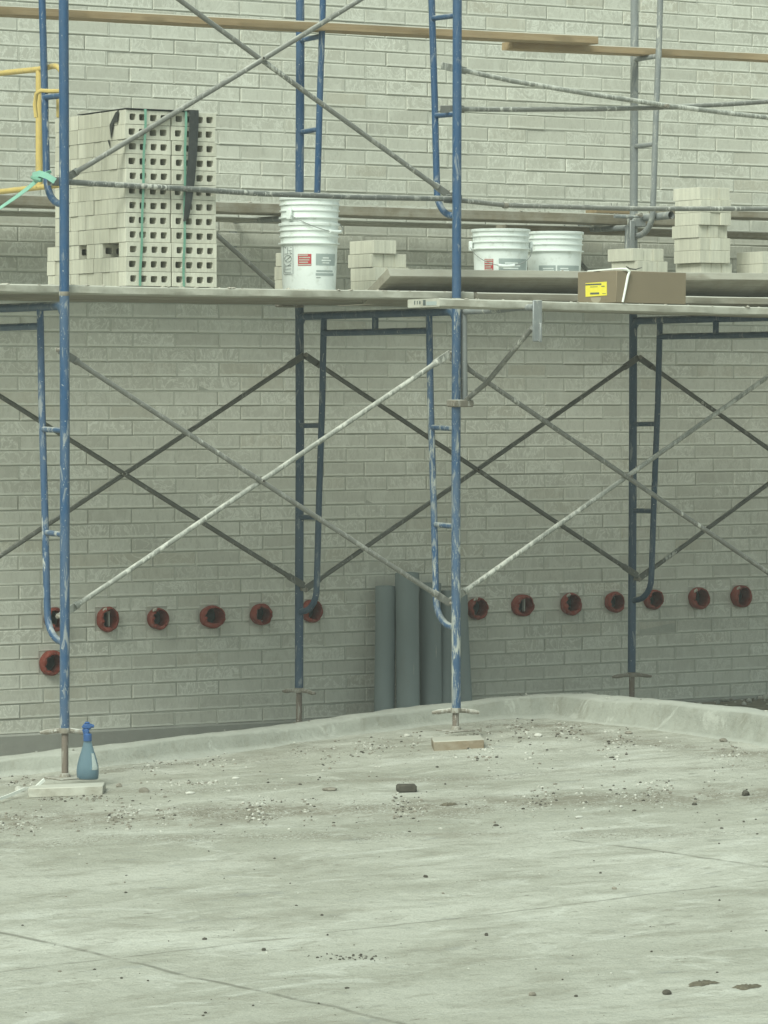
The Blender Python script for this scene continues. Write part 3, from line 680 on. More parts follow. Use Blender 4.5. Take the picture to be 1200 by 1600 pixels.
def block(px0, px1, pyb, y0, y1, h, rot, lab, mt):
    a = G(px0, pyb); b = G(px1, pyb); c = (a+b)/2; return a, b
# left block: long pale plank piece
c = Vector((.015, .0, gz(0, 0))); 
def block_px(a, b, dep, h, lab, mt, bury=.004):
    a, b = G(*a), G(*b); u = (b-a).normalized(); w = Vector((-u.y, u.x, 0)).normalized(); n = u.cross(w).normalized(); R = Matrix((u, w, n)).transposed(); c = (a+b)/2+w*dep/2+n*(h/2-bury)
    o = MB().box(c, ((b-a).length, dep, h), .004, R).build('wood_block', mt, origin=tuple(c-n*h/2)); return tag(o, lab, 'wood block', 'blocks under the scaffold jacks')
block_px((44, 1246), (161, 1241.5), .15, .044, 'long pale mortar coated wood block carrying the spray bottle and the left jack', M['plank'])
block_px((678, 1173.6), (757, 1170), .22, .050, 'brown edged wood block under the middle front jack', M['block'])

# ------------------------------------------------------------------ planks
def plank(x0, x1, y0, y1, z0, z1, lab, mt, dz0=0, dz1=0, name='scaffold_plank', group='scaffold deck planks', tilt=0, cut=0, lumps=0, seed=0, cat='plank', lump_edge=True):
    """x along its length; dz0/dz1 raise its two ends; tilt rolls it; cut slants the left end"""
    rnd = random.Random(seed+int(x0*100)+int(y0*1000)); n = max(6, int((x1-x0)/.06)); mb = MB(); hy = (y1-y0)/2; hz = (z1-z0)/2; R = Matrix.Rotation(tilt, 3, 'X')
    sect = [(-hy, -hz+.004), (-hy+.004, -hz), (hy-.004, -hz), (hy, -hz+.004), (hy, hz-.004), (hy-.004, hz), (-hy+.006, hz), (-hy, hz-.005)]
    rings = []
    for i in range(n+1):
        f = i/n; ring = []; x = x0+(x1-x0)*f
        for k, (a, b) in enumerate(sect):
            j = .0022*noise.noise(Vector((x*3.5, k*2.3, seed))) + .0012*noise.noise(Vector((x*22, k*5.3, seed+3)))
            v = R @ Vector((0, a+j, b+j*.8)); xx = x
            if i == 0: xx += cut*(a+hy)/(2*hy)
            ring.append(mb.bm.verts.new((xx, (y0+y1)/2+v.y, (z0+z1)/2+v.z+dz0*(1-f)+dz1*f + .003*noise.noise(Vector((x*.8, 4, seed))))))
        rings.append(ring)
    for i in range(n):
        for k in range(8): mb.bm.faces.new([rings[i][k], rings[i+1][k], rings[i+1][(k+1) % 8], rings[i][(k+1) % 8]])
    mb.bm.faces.new(rings[0]); mb.bm.faces.new(rings[-1][::-1])
    org = ((x0+x1)/2, (y0+y1)/2, (z0+z1)/2)
    if lumps:
        t = thing(name, lab, cat, org, group); mb.build('board', mt, t, smooth_ang=35); l = MB()
        for _ in range(lumps):
            f = rnd.random(); x = x0+.03+(x1-x0-.06)*f; r = rnd.uniform(.002, .008); c = R @ Vector((0, -hy+rnd.uniform(-.001, .02), hz))
            b = bmesh.new(); bmesh.ops.create_icosphere(b, subdivisions=1, radius=r)
            for v in b.verts: v.co = Vector((v.co.x*rnd.uniform(1, 3), v.co.y*1.2, v.co.z*rnd.uniform(.5, .9)))
            l.add(b, Matrix.Translation((x, (y0+y1)/2+c.y, (z0+z1)/2+c.z+dz0*(1-f)+dz1*f)))
        l.build('mortar_crumbs', M['foam'], t); tagk = t.children[-1]; tagk['kind'] = 'stuff'
        return t
    o = mb.build(name, mt, origin=org, smooth_ang=35); return tag(o, lab, cat, group)
DT = -.142
plank(-.44, 2.229, .028, .262, DT-.037, DT, 'pale front deck plank under the tall brick stack, its end by the middle upright', M['plank'], lumps=60, seed=1)
yy = .275
names = ['second', 'third', 'fourth', 'fifth', 'sixth']
for k in range(5):
    plank(-.42-.03*(k % 3), 2.2+.02*k, yy, yy+.235, DT-.038, DT, 'left deck plank, %s back from the front edge, seen from below' % names[k], M['plank_dark'], seed=10+k)
    plank(2.25+.02*k, 9.3, yy, yy+.235, DT-.038, DT, 'right deck plank, %s back from the front edge, seen from below' % names[k], M['plank_dark'], seed=20+k)
    yy += .246
plank(2.25, 9.2, .028, .262, DT-.038, DT, 'right deck plank just behind the middle upright, under the slanted board', M['plank_dark'], seed=31)
PX0 = atY(687, 473, -.55).x
plank(PX0, 6.6, -.55, -.265, -.229, -.191, 'pale outer plank on the side bracket, carrying the cardboard box', M['plank'], 0, -.046, lumps=50, seed=2)
plank(2.35, 6.5, -.255, -.03, -.230, -.193, 'outer plank between the box plank and the middle upright, seen from below', M['plank_dark'], 0, -.046, seed=32)
# stamped end marks of the outer plank
mb = MB()
for (px, w_, h_) in ((648, .008, .018), (652, .006, .016), (656, .010, .014), (663, .022, .026)):
    c = atX(px, 473, PX0-.0006); mb.box(c, (.0015, w_, h_))
pl = [q for q in bpy.data.objects if q.get('label', '').startswith('pale outer plank')][0]
mb.build('end_stamp', M['ink'], pl)
mb = MB(); c = atX(674, 474, PX0-.0006); mb.box(c, (.0016, .09, .018)); mb.build('end_stamp', M['label_grey'], pl)
# slanted board behind
TL = math.radians(-27)
bz = atY(900, 428, .12).z
sl = plank(1.80, 6.4, .10, .386, -.160, -.115, 'dark slanted plank behind the box, front edge raised, its end near the brick pile', M['plank_dark'],   .022, .058, tilt=TL, cut=.0, lumps=40, seed=3)
# wall side walkway
plank(-.6, 4.75, 1.62, 1.855, .298, .352, 'grey walkway plank high along the wall behind the tall brick stack', M['plank_mid'], name='walkway_plank', group='walkway planks along the wall', seed=4, lumps=50)
plank(4.55, 8.0, 1.60, 1.835, .352, .392, 'grey walkway plank along the wall at the right behind the tall loose pile', M['plank_mid'], name='walkway_plank', group='walkway planks along the wall', seed=5)
plank(-.6, 3.55, 1.865, 2.09, .268, .286, 'thin pale walkway board closest to the wall', M['plank'], name='walkway_plank', group='walkway planks along the wall', seed=6)
plank(3.62, 8.0, 1.865, 2.09, .255, .290, 'walkway plank closest to the wall at the right', M['plank_mid'], name='walkway_plank', group='walkway planks along the wall', seed=7)
p = atY(928, 316, 1.68)
t = thing('nailed_board', 'short brown board with nails sticking up, lying on the walkway by the grey upright', 'board', (p.x, p.y, p.z))
MB().box((p.x+.11, p.y, .352+.012), (.27, .10, .020), .002, Matrix.Rotation(.05, 3, 'Z')).build('board', M['plank_tan'], t)
for dx_, tl_ in ((.12, -.1), (.15, .12), (.235, 0)): MB().tube([(p.x+dx_, p.y, .37), (p.x+dx_+tl_*.05, p.y, .415)], .0018, 6).build('nail', M['nail'], t)
# lumber guard rails up high
plank(-2.2, 3.80, 1.25, 1.385, 1.192, 1.236, 'long tan lumber rail lying on the upper rungs, ending right of the middle frame', M['plank_tan'], -.012, .044, name='lumber_rail', group='lumber rails on the upper rungs', seed=8)
plank(3.33, 8.0, 1.37, 1.475, 1.196, 1.238, 'tan lumber rail at the upper right, on the rung of the grey scaffold', M['plank_tan'], .0, .045, name='lumber_rail', group='lumber rails on the upper rungs', seed=9)

# ------------------------------------------------------------------ side brackets
def side_bracket(X, y, s, zt, lab, mt):
    """s = -1 towards the street, +1 towards the wall"""
    t = thing('side_bracket', lab, 'bracket', (X, y, zt-.45), 'scaffold side brackets')
    MB().tube([(X, y, zt), (X, y+s*.3, zt+.002), (X, y+s*.45, zt+.010), (X, y+s*.61, zt+.009)], .016, 12).build('bracket_arm', mt, t)
    MB().tube([(X, y+s*-.01, zt+.01), (X, y, zt-.46)], .0165, 12).build('bracket_post', M['galv'], t)
    if not (s > 0 and abs(X-XB[1]) < .1): MB().tube([(X, y+s*-.02, zt-.445), (X, y+s*.2, zt-.345), (X, y+s*.59, zt-.088)], .0125, 12).build('bracket_strut', M['brace_mid'], t)
    MB().box((X-.025, y, zt-.445), (.115, .075, .036), .006).tube([(X-.08, y-.03, zt-.445), (X+.03, y-.03, zt-.445)], .008, 8).build('bracket_clamp', M['castdirty'], t)
    mb = MB(); mb.box((X, y+s*.635, zt-.055), (.052, .012, .195), .004); mb.box((X+.012, y+s*.645, zt-.11), (.012, .014, .09), .003); mb.build('end_plate', M['galv'] if s < 0 else mt, t)
side_bracket(XB[1]+.047, 0.0, -1, -.237, 'side bracket clamped to the middle front upright, holding the outer plank', M['galv'])
side_bracket(XB[2]+.047, 0.0, -1, -.237, 'side bracket on the right front upright under the outer plank', M['galv'])
for k, X in enumerate(XB[:3]):
    side_bracket(X-.045, W, 1, .272, ['side bracket at the back of the left frame under the walkway', 'side bracket at the back of the middle frame under the walkway', 'side bracket at the back of the right frame under the walkway'][k], M['galv'])
# putlog tube by the grey frame
a, b = Vector((4.27, 2.10, .315)), Vector((4.27, 1.23, .332))
t = thing('bracket_tube', 'grey tube clamped across the right grey frame, open end pointing out over the bricks', 'tube', tuple(b))
MB().tube([a, b], .021, 14, caps=False).tube([b+Vector((0, .004, 0)), b+Vector((0, .1, 0))], .0175, 12, caps=False).build('tube_body', M['galv'], t)
c = Vector((4.23, 1.50, .30)); MB().box(c, (.09, .06, .05), .006).tube([c+Vector((-.16, -.02, .03)), c+Vector((0, -.02, .03))], .010, 8).box(c+Vector((-.05, -.03, -.09)), (.03, .012, .20), .003).build('tube_clamp', M['galv'], t)

# ------------------------------------------------------------------ yellow rail, tie
t = thing('swing_gate', 'yellow tube guard rail panel hooked on the upper left frame', 'guard rail', (.04, .35, .318)); X = .042
pts = [(X, 1.45, .885), (X, .70, .872), (X, .35, .862), (X, .20, .866)]
for k in range(1, 8): a = k/7*math.pi/2; pts.append((X, .20-.10*math.sin(a), .806+.06*math.cos(a)))
pts += [(X, .098, .70)]
MB().tube(pts, .0135, 12).build('top_rail', M['yellow'], t)
MB().tube([(X, .343, .855), (X, .347, .318)], .0165, 12).build('post', M['yellow'], t); MB().tube([(X, 1.2, .875), (X, 1.2, .318)], .0165, 12).build('post', M['yellow'], t)
MB().tube([(X, 1.45, .316), (X, .7, .316), (X, .13, .318)], .0135, 12).build('bottom_rail', M['yellow'], t)
mb = MB(); mb.tube([(-.028, .232, .63), (-.032, .238, .69), (-.030, .226, .738), (-.018, .20, .752), (.01, .17, .748), (X, .10, .745)], .010, 8); mb.box((X+.01, .15, .672), (.025, .03, .09), .004); mb.build('hook', M['yellow'], t)
t = thing('plastic_tie', 'pale green plastic strap tied round the yellow rail and the left ladder leg, tail hanging', 'strap', (-.02, .2, .36))
def ribbon(pts, w, mt, parent, name, up=(0, 0, 1), th=.0012, twist=0):
    pts = [Vector(p) for p in pts]; mb = MB(); n = len(pts); L = []; up = Vector(up)
    for i, p in enumerate(pts):
        tt = (pts[min(i+1, n-1)]-pts[max(i-1, 0)]).normalized(); q = Matrix.Rotation(twist*i/n, 3, tt) @ up; a = (q-tt*q.dot(tt)).normalized()*w/2; nn = tt.cross(a).normalized()*th
        L.append([mb.bm.verts.new(p+a+nn), mb.bm.verts.new(p-a+nn), mb.bm.verts.new(p-a-nn), mb.bm.verts.new(p+a-nn)])
    for i in range(n-1):
        for k in range(4): mb.bm.faces.new([L[i][k], L[i][(k+1) % 4], L[i+1][(k+1) % 4], L[i+1][k]])
    mb.bm.faces.new(L[0]); mb.bm.faces.new(L[-1][::-1]); return mb.build(name, mt, parent, smooth_ang=60) if parent else mb
k1, k2 = atX(54, 273, -.075), atX(86, 283, -.05)
ribbon([k1+Vector((-.01, 0, -.004)), atX(62, 271, -.085), atX(74, 275, -.08), k2], .028, M['teal_strap'], t, 'strap_loop')
ribbon([k1, atX(66, 278, -.07), atX(72, 270, -.04), atX(80, 268, -.02)], .016, M['teal_strap'], t, 'strap_loop', twist=1)
ribbon([atX(60, 280, -.08), atX(45, 293, -.09), atX(25, 308, -.10), atX(0, 325, -.11), atX(-30, 342, -.12)], .022, M['teal_strap'], t, 'strap_tail', twist=.8)
MB().tube([atX(50, 277, -.075), atX(57, 280, -.085), atX(65, 282, -.075)], [.008, .014, .008], 8).build('knot', M['green_strap'], t)

# ------------------------------------------------------------------ cored bricks
BL, BD, BH = .235, .0785, .0658
def cored(axis_y=True, seed=0):
    """brick L x D x H; cores run along Y (axis_y) or Z"""
    a, b = (BL/2, BH/2) if axis_y else (BL/2, BD/2); dd = (BD if axis_y else BH)/2; rnd = random.Random(seed)
    bm = bmesh.new(); fr = []
    ch = .0015; outer = [(-a+ch, -b+ch), (a-ch, -b+ch), (a-ch, b-ch), (-a+ch, b-ch)]
    def P(u, v, w): return Vector((u, w, v)) if axis_y else Vector((u, v, w))
    rings = {}
    hl = []
    for f in (.155, .39, .62, .85):
        cx = -a+2*a*f+rnd.uniform(-.002, .002); cy = rnd.uniform(-.0015, .0015); h = []; hw, hh, cr = .0175+rnd.uniform(-.0015, .0015), .0150, .0058
        for sx, sy, a0 in ((1, 1, 0), (-1, 1, 90), (-1, -1, 180), (1, -1, 270)):
            for k in (0, 45, 90): t_ = math.radians(a0+k); h.append((cx+sx*(hw-cr)+cr*math.cos(t_), cy+sy*(hh-cr)+cr*math.sin(t_)))
        hl.append(h)
    for s in (-1, 1):
        ov = [bm.verts.new(P(u, v, s*dd)) for u, v in outer]; hv = [[bm.verts.new(P(u, v, s*dd)) for u, v in h] for h in hl]; rings[s] = (ov, hv); es = []
        for loop in [ov]+hv:
            for k in range(len(loop)): es.append(bm.edges.new((loop[k], loop[(k+1) % len(loop)])))
        bmesh.ops.triangle_fill(bm, edges=es, use_beauty=True)
    for h1, h2 in zip(rings[-1][1], rings[1][1]):
        for k in range(len(h1)): bm.faces.new([h1[k], h1[(k+1) % len(h1)], h2[(k+1) % len(h1)], h2[k]])
    mid = {}
    for s in (-1, 1): mid[s] = [bm.verts.new(P(u*a/(a-ch), v*b/(b-ch), s*(dd-ch))) for u, v in outer]
    for k in range(4):
        k2 = (k+1) % 4; bm.faces.new([rings[-1][0][k], rings[-1][0][k2], mid[-1][k2], mid[-1][k]]); bm.faces.new([mid[-1][k], mid[-1][k2], mid[1][k2], mid[1][k]]); bm.faces.new([mid[1][k], mid[1][k2], rings[1][0][k2], rings[1][0][k]])
    # drop triangles that cover the cores
    kill = []
    for f in bm.faces:
        cc = f.calc_center_median(); u, v, w = (cc.x, cc.z, cc.y) if axis_y else (cc.x, cc.y, cc.z)
        if abs(abs(w)-dd) < 1e-5 and len(f.verts) == 3:
            for h in hl:
                hx = [q[0] for q in h]; hy = [q[1] for q in h]
                if min(hx) < u < max(hx) and min(hy) < v < max(hy):
                    vs = set(tuple(round(c_, 5) for c_ in (vv.co.x, (vv.co.z if axis_y else vv.co.y))) for vv in f.verts); hs_ = set(tuple(round(c_, 5) for c_ in q) for q in h)
                    if vs <= hs_: kill.append(f); break
    bmesh.ops.delete(bm, geom=kill, context='FACES')
    bmesh.ops.recalc_face_normals(bm, faces=bm.faces[:]); me = bpy.data.meshes.new('brick'); bm.to_mesh(me); bm.free(); me.materials.append(M['brick']); return me
CY_ = [cored(True, s) for s in range(3)]; CZ_ = [cored(False, s) for s in range(2)]
def put(me, loc, rz, lab, group, rx=0, sc=(1, 1, 1)):
    o = bpy.data.objects.new('brick', me); o.location = loc; o.rotation_euler = (rx, 0, rz); o.scale = sc; COL.objects.link(o); return tag(o, lab, 'brick', group)
ROW = .0677; SX0 = .341
rown = ['bottom'] + ['%s' % w for w in ('second', 'third', 'fourth', 'fifth', 'sixth', 'seventh', 'eighth', 'ninth', 'tenth', 'eleventh')] + ['top']
rnd = random.Random(5); SG = 'bricks of the tall strapped stack'
for r in range(12):
    nd = 10 if r < 3 else 9; y = .052 if r < 3 else .058; shift = rnd.uniform(-.003, .003) + (.0 if r >= 3 else -.0)
    course = (rown[r] + ' course') if r in (0, 11) else (rown[r] + ' course up')
    yp = y
    for d in range(nd):
        gap = (.0015 if (r >= 3 and d in (1, 2)) else rnd.choice((.002, .003, .0045)))
        for c in (0, 1):
            if c == 1 and d > 2: continue
            if c == 0 and ((r == 2 and d in (1, 2, 5))): continue
            x = SX0+BL/2+c*(BL+.006)+shift+rnd.uniform(-.0015, .0015)+(rnd.uniform(-.007, .005) if d and r < 3 else (rnd.uniform(-.0035, .0025) if d else 0))
            z = DT+.002+BH/2+r*ROW+rnd.uniform(-.0004, .0004)
            if c == 0: lab = ('four cored front brick of strapped stack, left column, '+course) if d == 0 else 'left side brick end of strapped stack, %s, %s from front' % (course, ('second third fourth fifth sixth seventh eighth ninth tenth'.split())[d-1])
            else: lab = ('four cored front brick of strapped stack, right column, '+course) if d == 0 else 'brick hidden inside the strapped stack behind its right front column'
            put(rnd.choice(CY_), (x, yp+BD/2, z), rnd.uniform(-.006, .006), lab, SG if not (c == 1 and d) else 'hidden bricks inside the tall strapped stack')
        yp += BD+gap
ZT = DT+.002+12*ROW
yf = .049
# straps over the stack
for k, (px0, px1, lab) in enumerate(((227, 219, 'green plastic strap round the left half of the strapped brick stack'), (290, 287, 'green plastic strap round the right half of the strapped brick stack'))):
    t = thing('packing_strap', lab, 'strap', (atY(px0, 300, yf).x, yf, DT), 'green straps round the brick stack'); n = 14
    pts = [(atY(px0, 300, yf).x, .78, ZT+.004), (atY(px0, 300, yf).x, .1, ZT+.004), (atY(px0, 300, yf).x, yf-.002, ZT+.001)]
    for i in range(n+1):
        f = i/n; px = px0+(px1-px0)*f; q = atY(px, 180+265*f, yf-.004); pts.append((q.x+.002*math.sin(i*1.3+k), yf-.005-.002*math.sin(i*.9), ZT-.004-(ZT-DT-.006)*f))
    ribbon(pts, .0115, M['green_strap'], t, 'strap_band', up=(1, 0, 0))
t = thing('plastic_strip', 'wide black plastic strip hanging down the right front of the strapped brick stack', 'plastic strip', (atY(300, 200, yf).x, yf, ZT))
q = [(303, 172, .0), (303, 190, 0), (301, 240, 0), (298, 280, 0), (295, 310, 0), (291, 340, 0), (287, 346, 0)]; ws = [.05, .05, .047, .045, .038, .028, .008]
mb = MB(); L = []
q3 = [(atY(302, 172, yf).x, .2, ZT+.006)]+[tuple(atY(x, y, yf-.012)) for x, y, _ in q]; ws = [.05]+ws
for (x, y, z), w_ in zip(q3, ws): L.append([mb.bm.verts.new((x-w_/2, y, z)), mb.bm.verts.new((x, y-.004, z+.0005)), mb.bm.verts.new((x+w_/2, y-.001, z)), mb.bm.verts.new((x, y+.002, z-.0005))])
for i in range(len(L)-1):
    for k in range(4): mb.bm.faces.new([L[i][k], L[i][(k+1) % 4], L[i+1][(k+1) % 4], L[i+1][k]])
mb.build('strip_sheet', M['black_strap'], t)
t = thing('edge_protector', 'bent black plastic edge strip at the top left corner of the strapped brick stack', 'plastic strip', (SX0, .08, ZT))
mb = MB(); a = lambda px, py, off=0: atX(px, py, SX0-.006-off)
mb.box((SX0+.18, .30, ZT+.004), (.36, .5, .003)); 
mb.build('top_sheet', M['black_strap'], t)
mb = MB()
for tri in ([a(172, 195), a(181, 176), a(186, 172), a(184, 190), a(178, 192), a(174, 218)], [a(169, 220), a(171, 218), a(173, 232)]): mb.poly(tri); mb.poly([v+Vector((-.003, 0, 0)) for v in tri][::-1])
mb.build('loose_flap', M['black_strap'], t, smooth_ang=0)

# ------------------------------------------------------------------ loose brick piles
def pile(px, Y, rows, topk, desc, seed, zfix=0):
    """rows bottom->top: list of (offset, 's' long side / 'e' end) sequences"""
    rnd = random.Random(seed); x0 = atY(px, 430, Y).x; n = len(rows)
    for r, (off, seq) in enumerate(rows):
        x = x0+off; z = DT+.002+BH/2+r*(BH+.0016)+zfix
        rn = 'top' if r == n-1 else 'bottom' if r == 0 else rown[r]
        for i, s in enumerate(seq):
            w_ = {'s': BL, 'e': BD*.82}[s]; nm = 'only' if len(seq) == 1 else ('leftmost' if i == 0 else 'rightmost' if i == len(seq)-1 else '%s from the left' % (('first second third fourth fifth sixth seventh eighth'.split())[i]))
            xx = x+w_/2; yj = rnd.uniform(-.006, .006)+(.012 if (r*7+seed) % 3 == 0 else -.006)
            if s == 's': put(rnd.choice(CZ_), (xx, Y+BD/2+yj, z), rnd.uniform(-.012, .012), '%s, %s course up, %s brick' % (desc, rn, nm), 'bricks in loose piles on the deck')
            else: put(rnd.choice(CZ_), (xx, Y+BL/2+yj, z), math.pi/2+rnd.uniform(-.012, .012), '%s, %s course up, %s brick' % (desc, rn, nm), 'bricks in loose piles on the deck', sc=(1, .82, 1))
            x += w_+rnd.uniform(.0008, .002)
pile(584, .66, [(.0, 'eeee'), (.004, 'eee'), (.0, 'eee'), (.0, 'ee')], 4, 'pile by the cut plank end', 1)
pile(466, .66, [(.0, 'ee'), (.004, 'ee'), (.002, 'e')], 2, 'pile peeking out left of bucket', 2)
pile(991, .80, [(.0, 'eee'), (.006, 'eee'), (.012, 'eee'), (.0, 'eee')], 4, 'low pile above cardboard box', 3)
pile(1094, .86, [(.03, 'eee'), (.02, 'eee'), (.02, 'eee'), (-.004, 'eee'), (.0, 'eee'), (-.006, 'eee'), (-.003, 'eee'), (.0, 'eee'), (.0, 'eee')], 8, 'tall loose pile at right', 4)
pile(1191, .80, [(.0, 'eee'), (.0, 'eee'), (-.004, 'eee'), (.0, 'eee')], 4, 'pile at right edge', 5)

# ------------------------------------------------------------------ buckets
def bucket(x, y, zb, lab, ang=0, H=.335, handle=True, parts=(), tex=None, hdrop=.5):
    t = thing('bucket', lab, 'bucket', (x, y, zb), 'white plastic buckets on the deck'); R1 = .143; R0 = .129; mb = MB()
    rf = lambda z: R0+(R1-R0)*z/H
    pr = [(0.001, .002), (R0-.006, .0), (R0, .006)] + [(rf(z), z) for z in (.06, .12, .18, H-.112)]
    for zz, e in ((H-.100, .012), (H-.066, .007), (H-.036, .007)):
        pr += [(rf(zz)+.0005, zz-.004), (rf(zz)+e, zz-.002), (rf(zz)+e, zz+.003), (rf(zz)+.001, zz+.004)]
    pr += [(R1, H-.014), (R1+.007, H-.012), (R1+.008, H-.002), (R1+.004, H), (R1-.003, H-.002), (R1-.004, H-.03), (R0-.003, .01), (.001, .008)]
    mb.lathe(pr, (x, y, zb), 48); mb.build('bucket_body', M['white_plastic'], t, smooth_ang=32)
    zc = zb+H-.085; ear = [Vector((math.cos(ang+s), math.sin(ang+s), 0)) for s in (0, math.pi)]
    if handle:
        for e in ear: MB().box(Vector((x, y, zc))+e*(R1+.012), (.016, .03, .05), .003, Matrix.Rotation(math.atan2(e.y, e.x), 3, 'Z')).build('handle_ear', M['white_plastic'], t)
        # bail hangs on the camera side
        f = Vector((math.sin(ang), -math.cos(ang), 0)); f = f if f.dot(Vector((-.5, -.85, 0))) > 0 else -f; pts = []
        for k in range(25):
            a = math.pi*k/24; e = ear[0]*math.cos(a)*(R1+.014) + f*math.sin(a)*(R1+.022); pts.append(Vector((x, y, zc))+e+Vector((0, 0, -math.sin(a)*hdrop)))
        b = MB().tube(pts, .0021, 6).build('handle', M['wire'], t)
        MB().tube(pts[10:15], .0085, 10).build('grip', M['white_plastic'], b)
    def patch(a0, a1, z0, z1, mt, nm, e=.0009, par=t):
        m_ = MB(); n = 10; L = []
        for i in range(n+1):
            a = a0+(a1-a0)*i/n; d = Vector((math.cos(a), math.sin(a), 0)); L.append((m_.bm.verts.new(Vector((x, y, zb+z0))+d*(rf(z0)+e)), m_.bm.verts.new(Vector((x, y, zb+z1))+d*(rf(z1)+e))))
        for i in range(n): m_.bm.faces.new([L[i][0], L[i+1][0], L[i+1][1], L[i][1]])
        return m_.build(nm, mt, par, smooth_ang=180)
    for p in parts: 
        o = patch(*p[:6]); 
        for s in (p[6] if len(p) > 6 else []): patch(*s, par=o)
    return t
CA = -math.pi/2-.545            # direction from the bucket towards the camera
def PA(frac): return CA + math.asin(clampr(frac, -.98, .98))
bx = atY(491, 420, .45).x
W_, K_, RD, GR = M['white_plastic'], M['ink'], M['red_label'], M['label_grey']
def lines(a0, a1, z0, z1, n, mt, e=.0016, seed=0):
    rn = random.Random(seed); out = []
    for i in range(n):
        z = z1-(z1-z0)*(i+.5)/n; h = (z1-z0)/n*.26; w1 = a0+(a1-a0)*rn.uniform(.02, .12); w2 = a1-(a1-a0)*rn.uniform(.02, .3); out.append((w1, w2, z-h, z+h, mt, 'label_print', e))
    return out
def handwriting(x, y, zb, R, parent, a0, a1, z0, z1):
    """framed vertical writing, three wide glyphs"""
    mb = MB()
    def pt(u, v): a = a0+(a1-a0)*u; return Vector((x+math.cos(a)*R, y+math.sin(a)*R, zb+z0+(z1-z0)*v))
    def st(*uv): mb.tube([pt(*q) for q in uv], .0011, 5)
    st((0, 0), (1, 0), (1, 1), (0, 1), (0, 0))
    st((.15, .72), (.9, .72)); st((.9, .72), (.15, .95)); st((.15, .95), (.9, .95)); st((.5, .72), (.5, .95)); st((.9, .82), (.6, .84))
    st(*[(.5+.36*math.cos(k*math.pi/6), .55+.12*math.sin(k*math.pi/6)) for k in range(13)]); st((.2, .47), (.8, .63))
    for v in (.06, .18, .30): st((.15, v), (.85, v+.01))
    st((.15, .06), (.15, .38)); st((.5, .3), (.85, .39))
    mb.build('handwriting', M['ink'], parent)
red = lambda a0, a1, z0, z1, sd: (a0, a1, z0, z1, RD, 'red_label', lines(a0, a1, z0, z1, 5, M['mortar_pale'], seed=sd))
b1 = bucket(bx, .50, DT, 'lower white bucket of the nested pair, with red label and black handwriting', 2.8, parts=[
    red(PA(-.38), PA(.10), .125, .182, 1), (PA(.26), PA(.93), .128, .184, GR, 'grey_label', lines(PA(.45), PA(.80), .134, .170, 3, W_, seed=2)),
    (PA(.28), PA(.86), .096, .104, GR, 'label_print'), (PA(.26), PA(.90), .078, .090, GR, 'label_print'), (PA(.28), PA(.44), .066, .069, K_, 'label_print')], hdrop=.05, handle=False)
handwriting(bx, .50, DT, .1385, b1, PA(-.88), PA(-.55), .085, .222)
b2 = bucket(bx+.003, .50, DT+.125, 'upper white bucket of the nested pair, its wire handle hanging across the front', 3.5, parts=[(PA(-.45), PA(.05), .205, .209, K_, 'label_print')], hdrop=.085)
bx3 = atY(785, 400, .50).x+.022
bucket(bx3, .55, DT, 'white bucket with a red label just right of the middle upright', 2.75, parts=[red(PA(-.62), PA(-.30), .125, .182, 4), (PA(-.10), PA(.93), .110, .184, GR, 'grey_label', lines(PA(.05), PA(.75), .115, .168, 4, W_, seed=6))], hdrop=.105)
bx4 = atY(871, 400, .60).x+.022
bucket(bx4, .66, DT, 'white bucket with grey printing, right one of the pair behind the slanted plank', .3, parts=[(PA(-.62), PA(.0), .10, .160, GR, 'grey_label', lines(PA(-.5), PA(-.05), .105, .15, 4, W_, seed=7)), (PA(.06), PA(.9), .10, .160, GR, 'grey_label', lines(PA(.15), PA(.6), .105, .15, 4, W_, seed=8))], handle=False)

# ------------------------------------------------------------------ cardboard box
YB = -.545
p0 = atY(963, 473, YB); p1 = atY(1072, 477, YB); zb0 = -.1905; hB = .154
zt = lambda x: zb0-.046*(x-1.545)/5.05+.003
t = thing('cardboard_box', 'long flat brown cardboard box with a yellow label lying on the outer plank', 'box', (p0.x, YB, zt(p0.x)))
ang = -.009; xm = (p0.x+p1.x)/2; LB = p1.x-p0.x; Rm = Matrix.Rotation(-ang, 3, 'Y')
zc = zt(xm)+hB/2
DB = .33
MB().box((xm, YB+DB/2, zc), (LB, DB, hB), .003, Rm).build('carton', M['card'], t)
XL = p0.x-.0006
def onbox(px, py): return atX(px, py, XL-.001)
MB().box((XL+LB*.5, YB+DB*.5, zc+hB/2+.0016), (LB+.004, .05, .0012), 0, Rm).build('packing_tape', M['tape'], t)
a, b = onbox(915, 442), onbox(948, 462); c = (a+b)/2; wy = abs(a.y-b.y)
lb = MB().box((XL-.0008, c.y, c.z), (.0016, wy, .066), 0, Matrix.Rotation(-.02, 3, 'X')).build('yellow_label', M['yellow_label'], t)
mb = MB()
for f_, dz_, w_, h_ in ((.12, .024, .75, .007), (-.33, .013, .14, .004), (.10, .012, .35, .0025), (.06, -.020, .42, .009), (-.38, -.022, .16, .002)): mb.box((XL-.002, c.y+f_*wy, c.z+dz_), (.001, w_*wy, h_))
mb.build('label_print', M['ink'], lb)
ts = MB(); cc = onbox(931, 466)
ts.poly([(XL-.0006, cc.y+.045*math.cos(k*math.pi/8), cc.z+.004-.028*math.sin(k*math.pi/8)) for k in range(9)]); ts.build('tape', M['tape'], t, smooth_ang=0)
zb_top = zc+hB/2
t = thing('white_strap', 'white plastic strap running over and down the front of the cardboard box', 'strap', (atY(975, 421, YB).x, YB, zb_top))
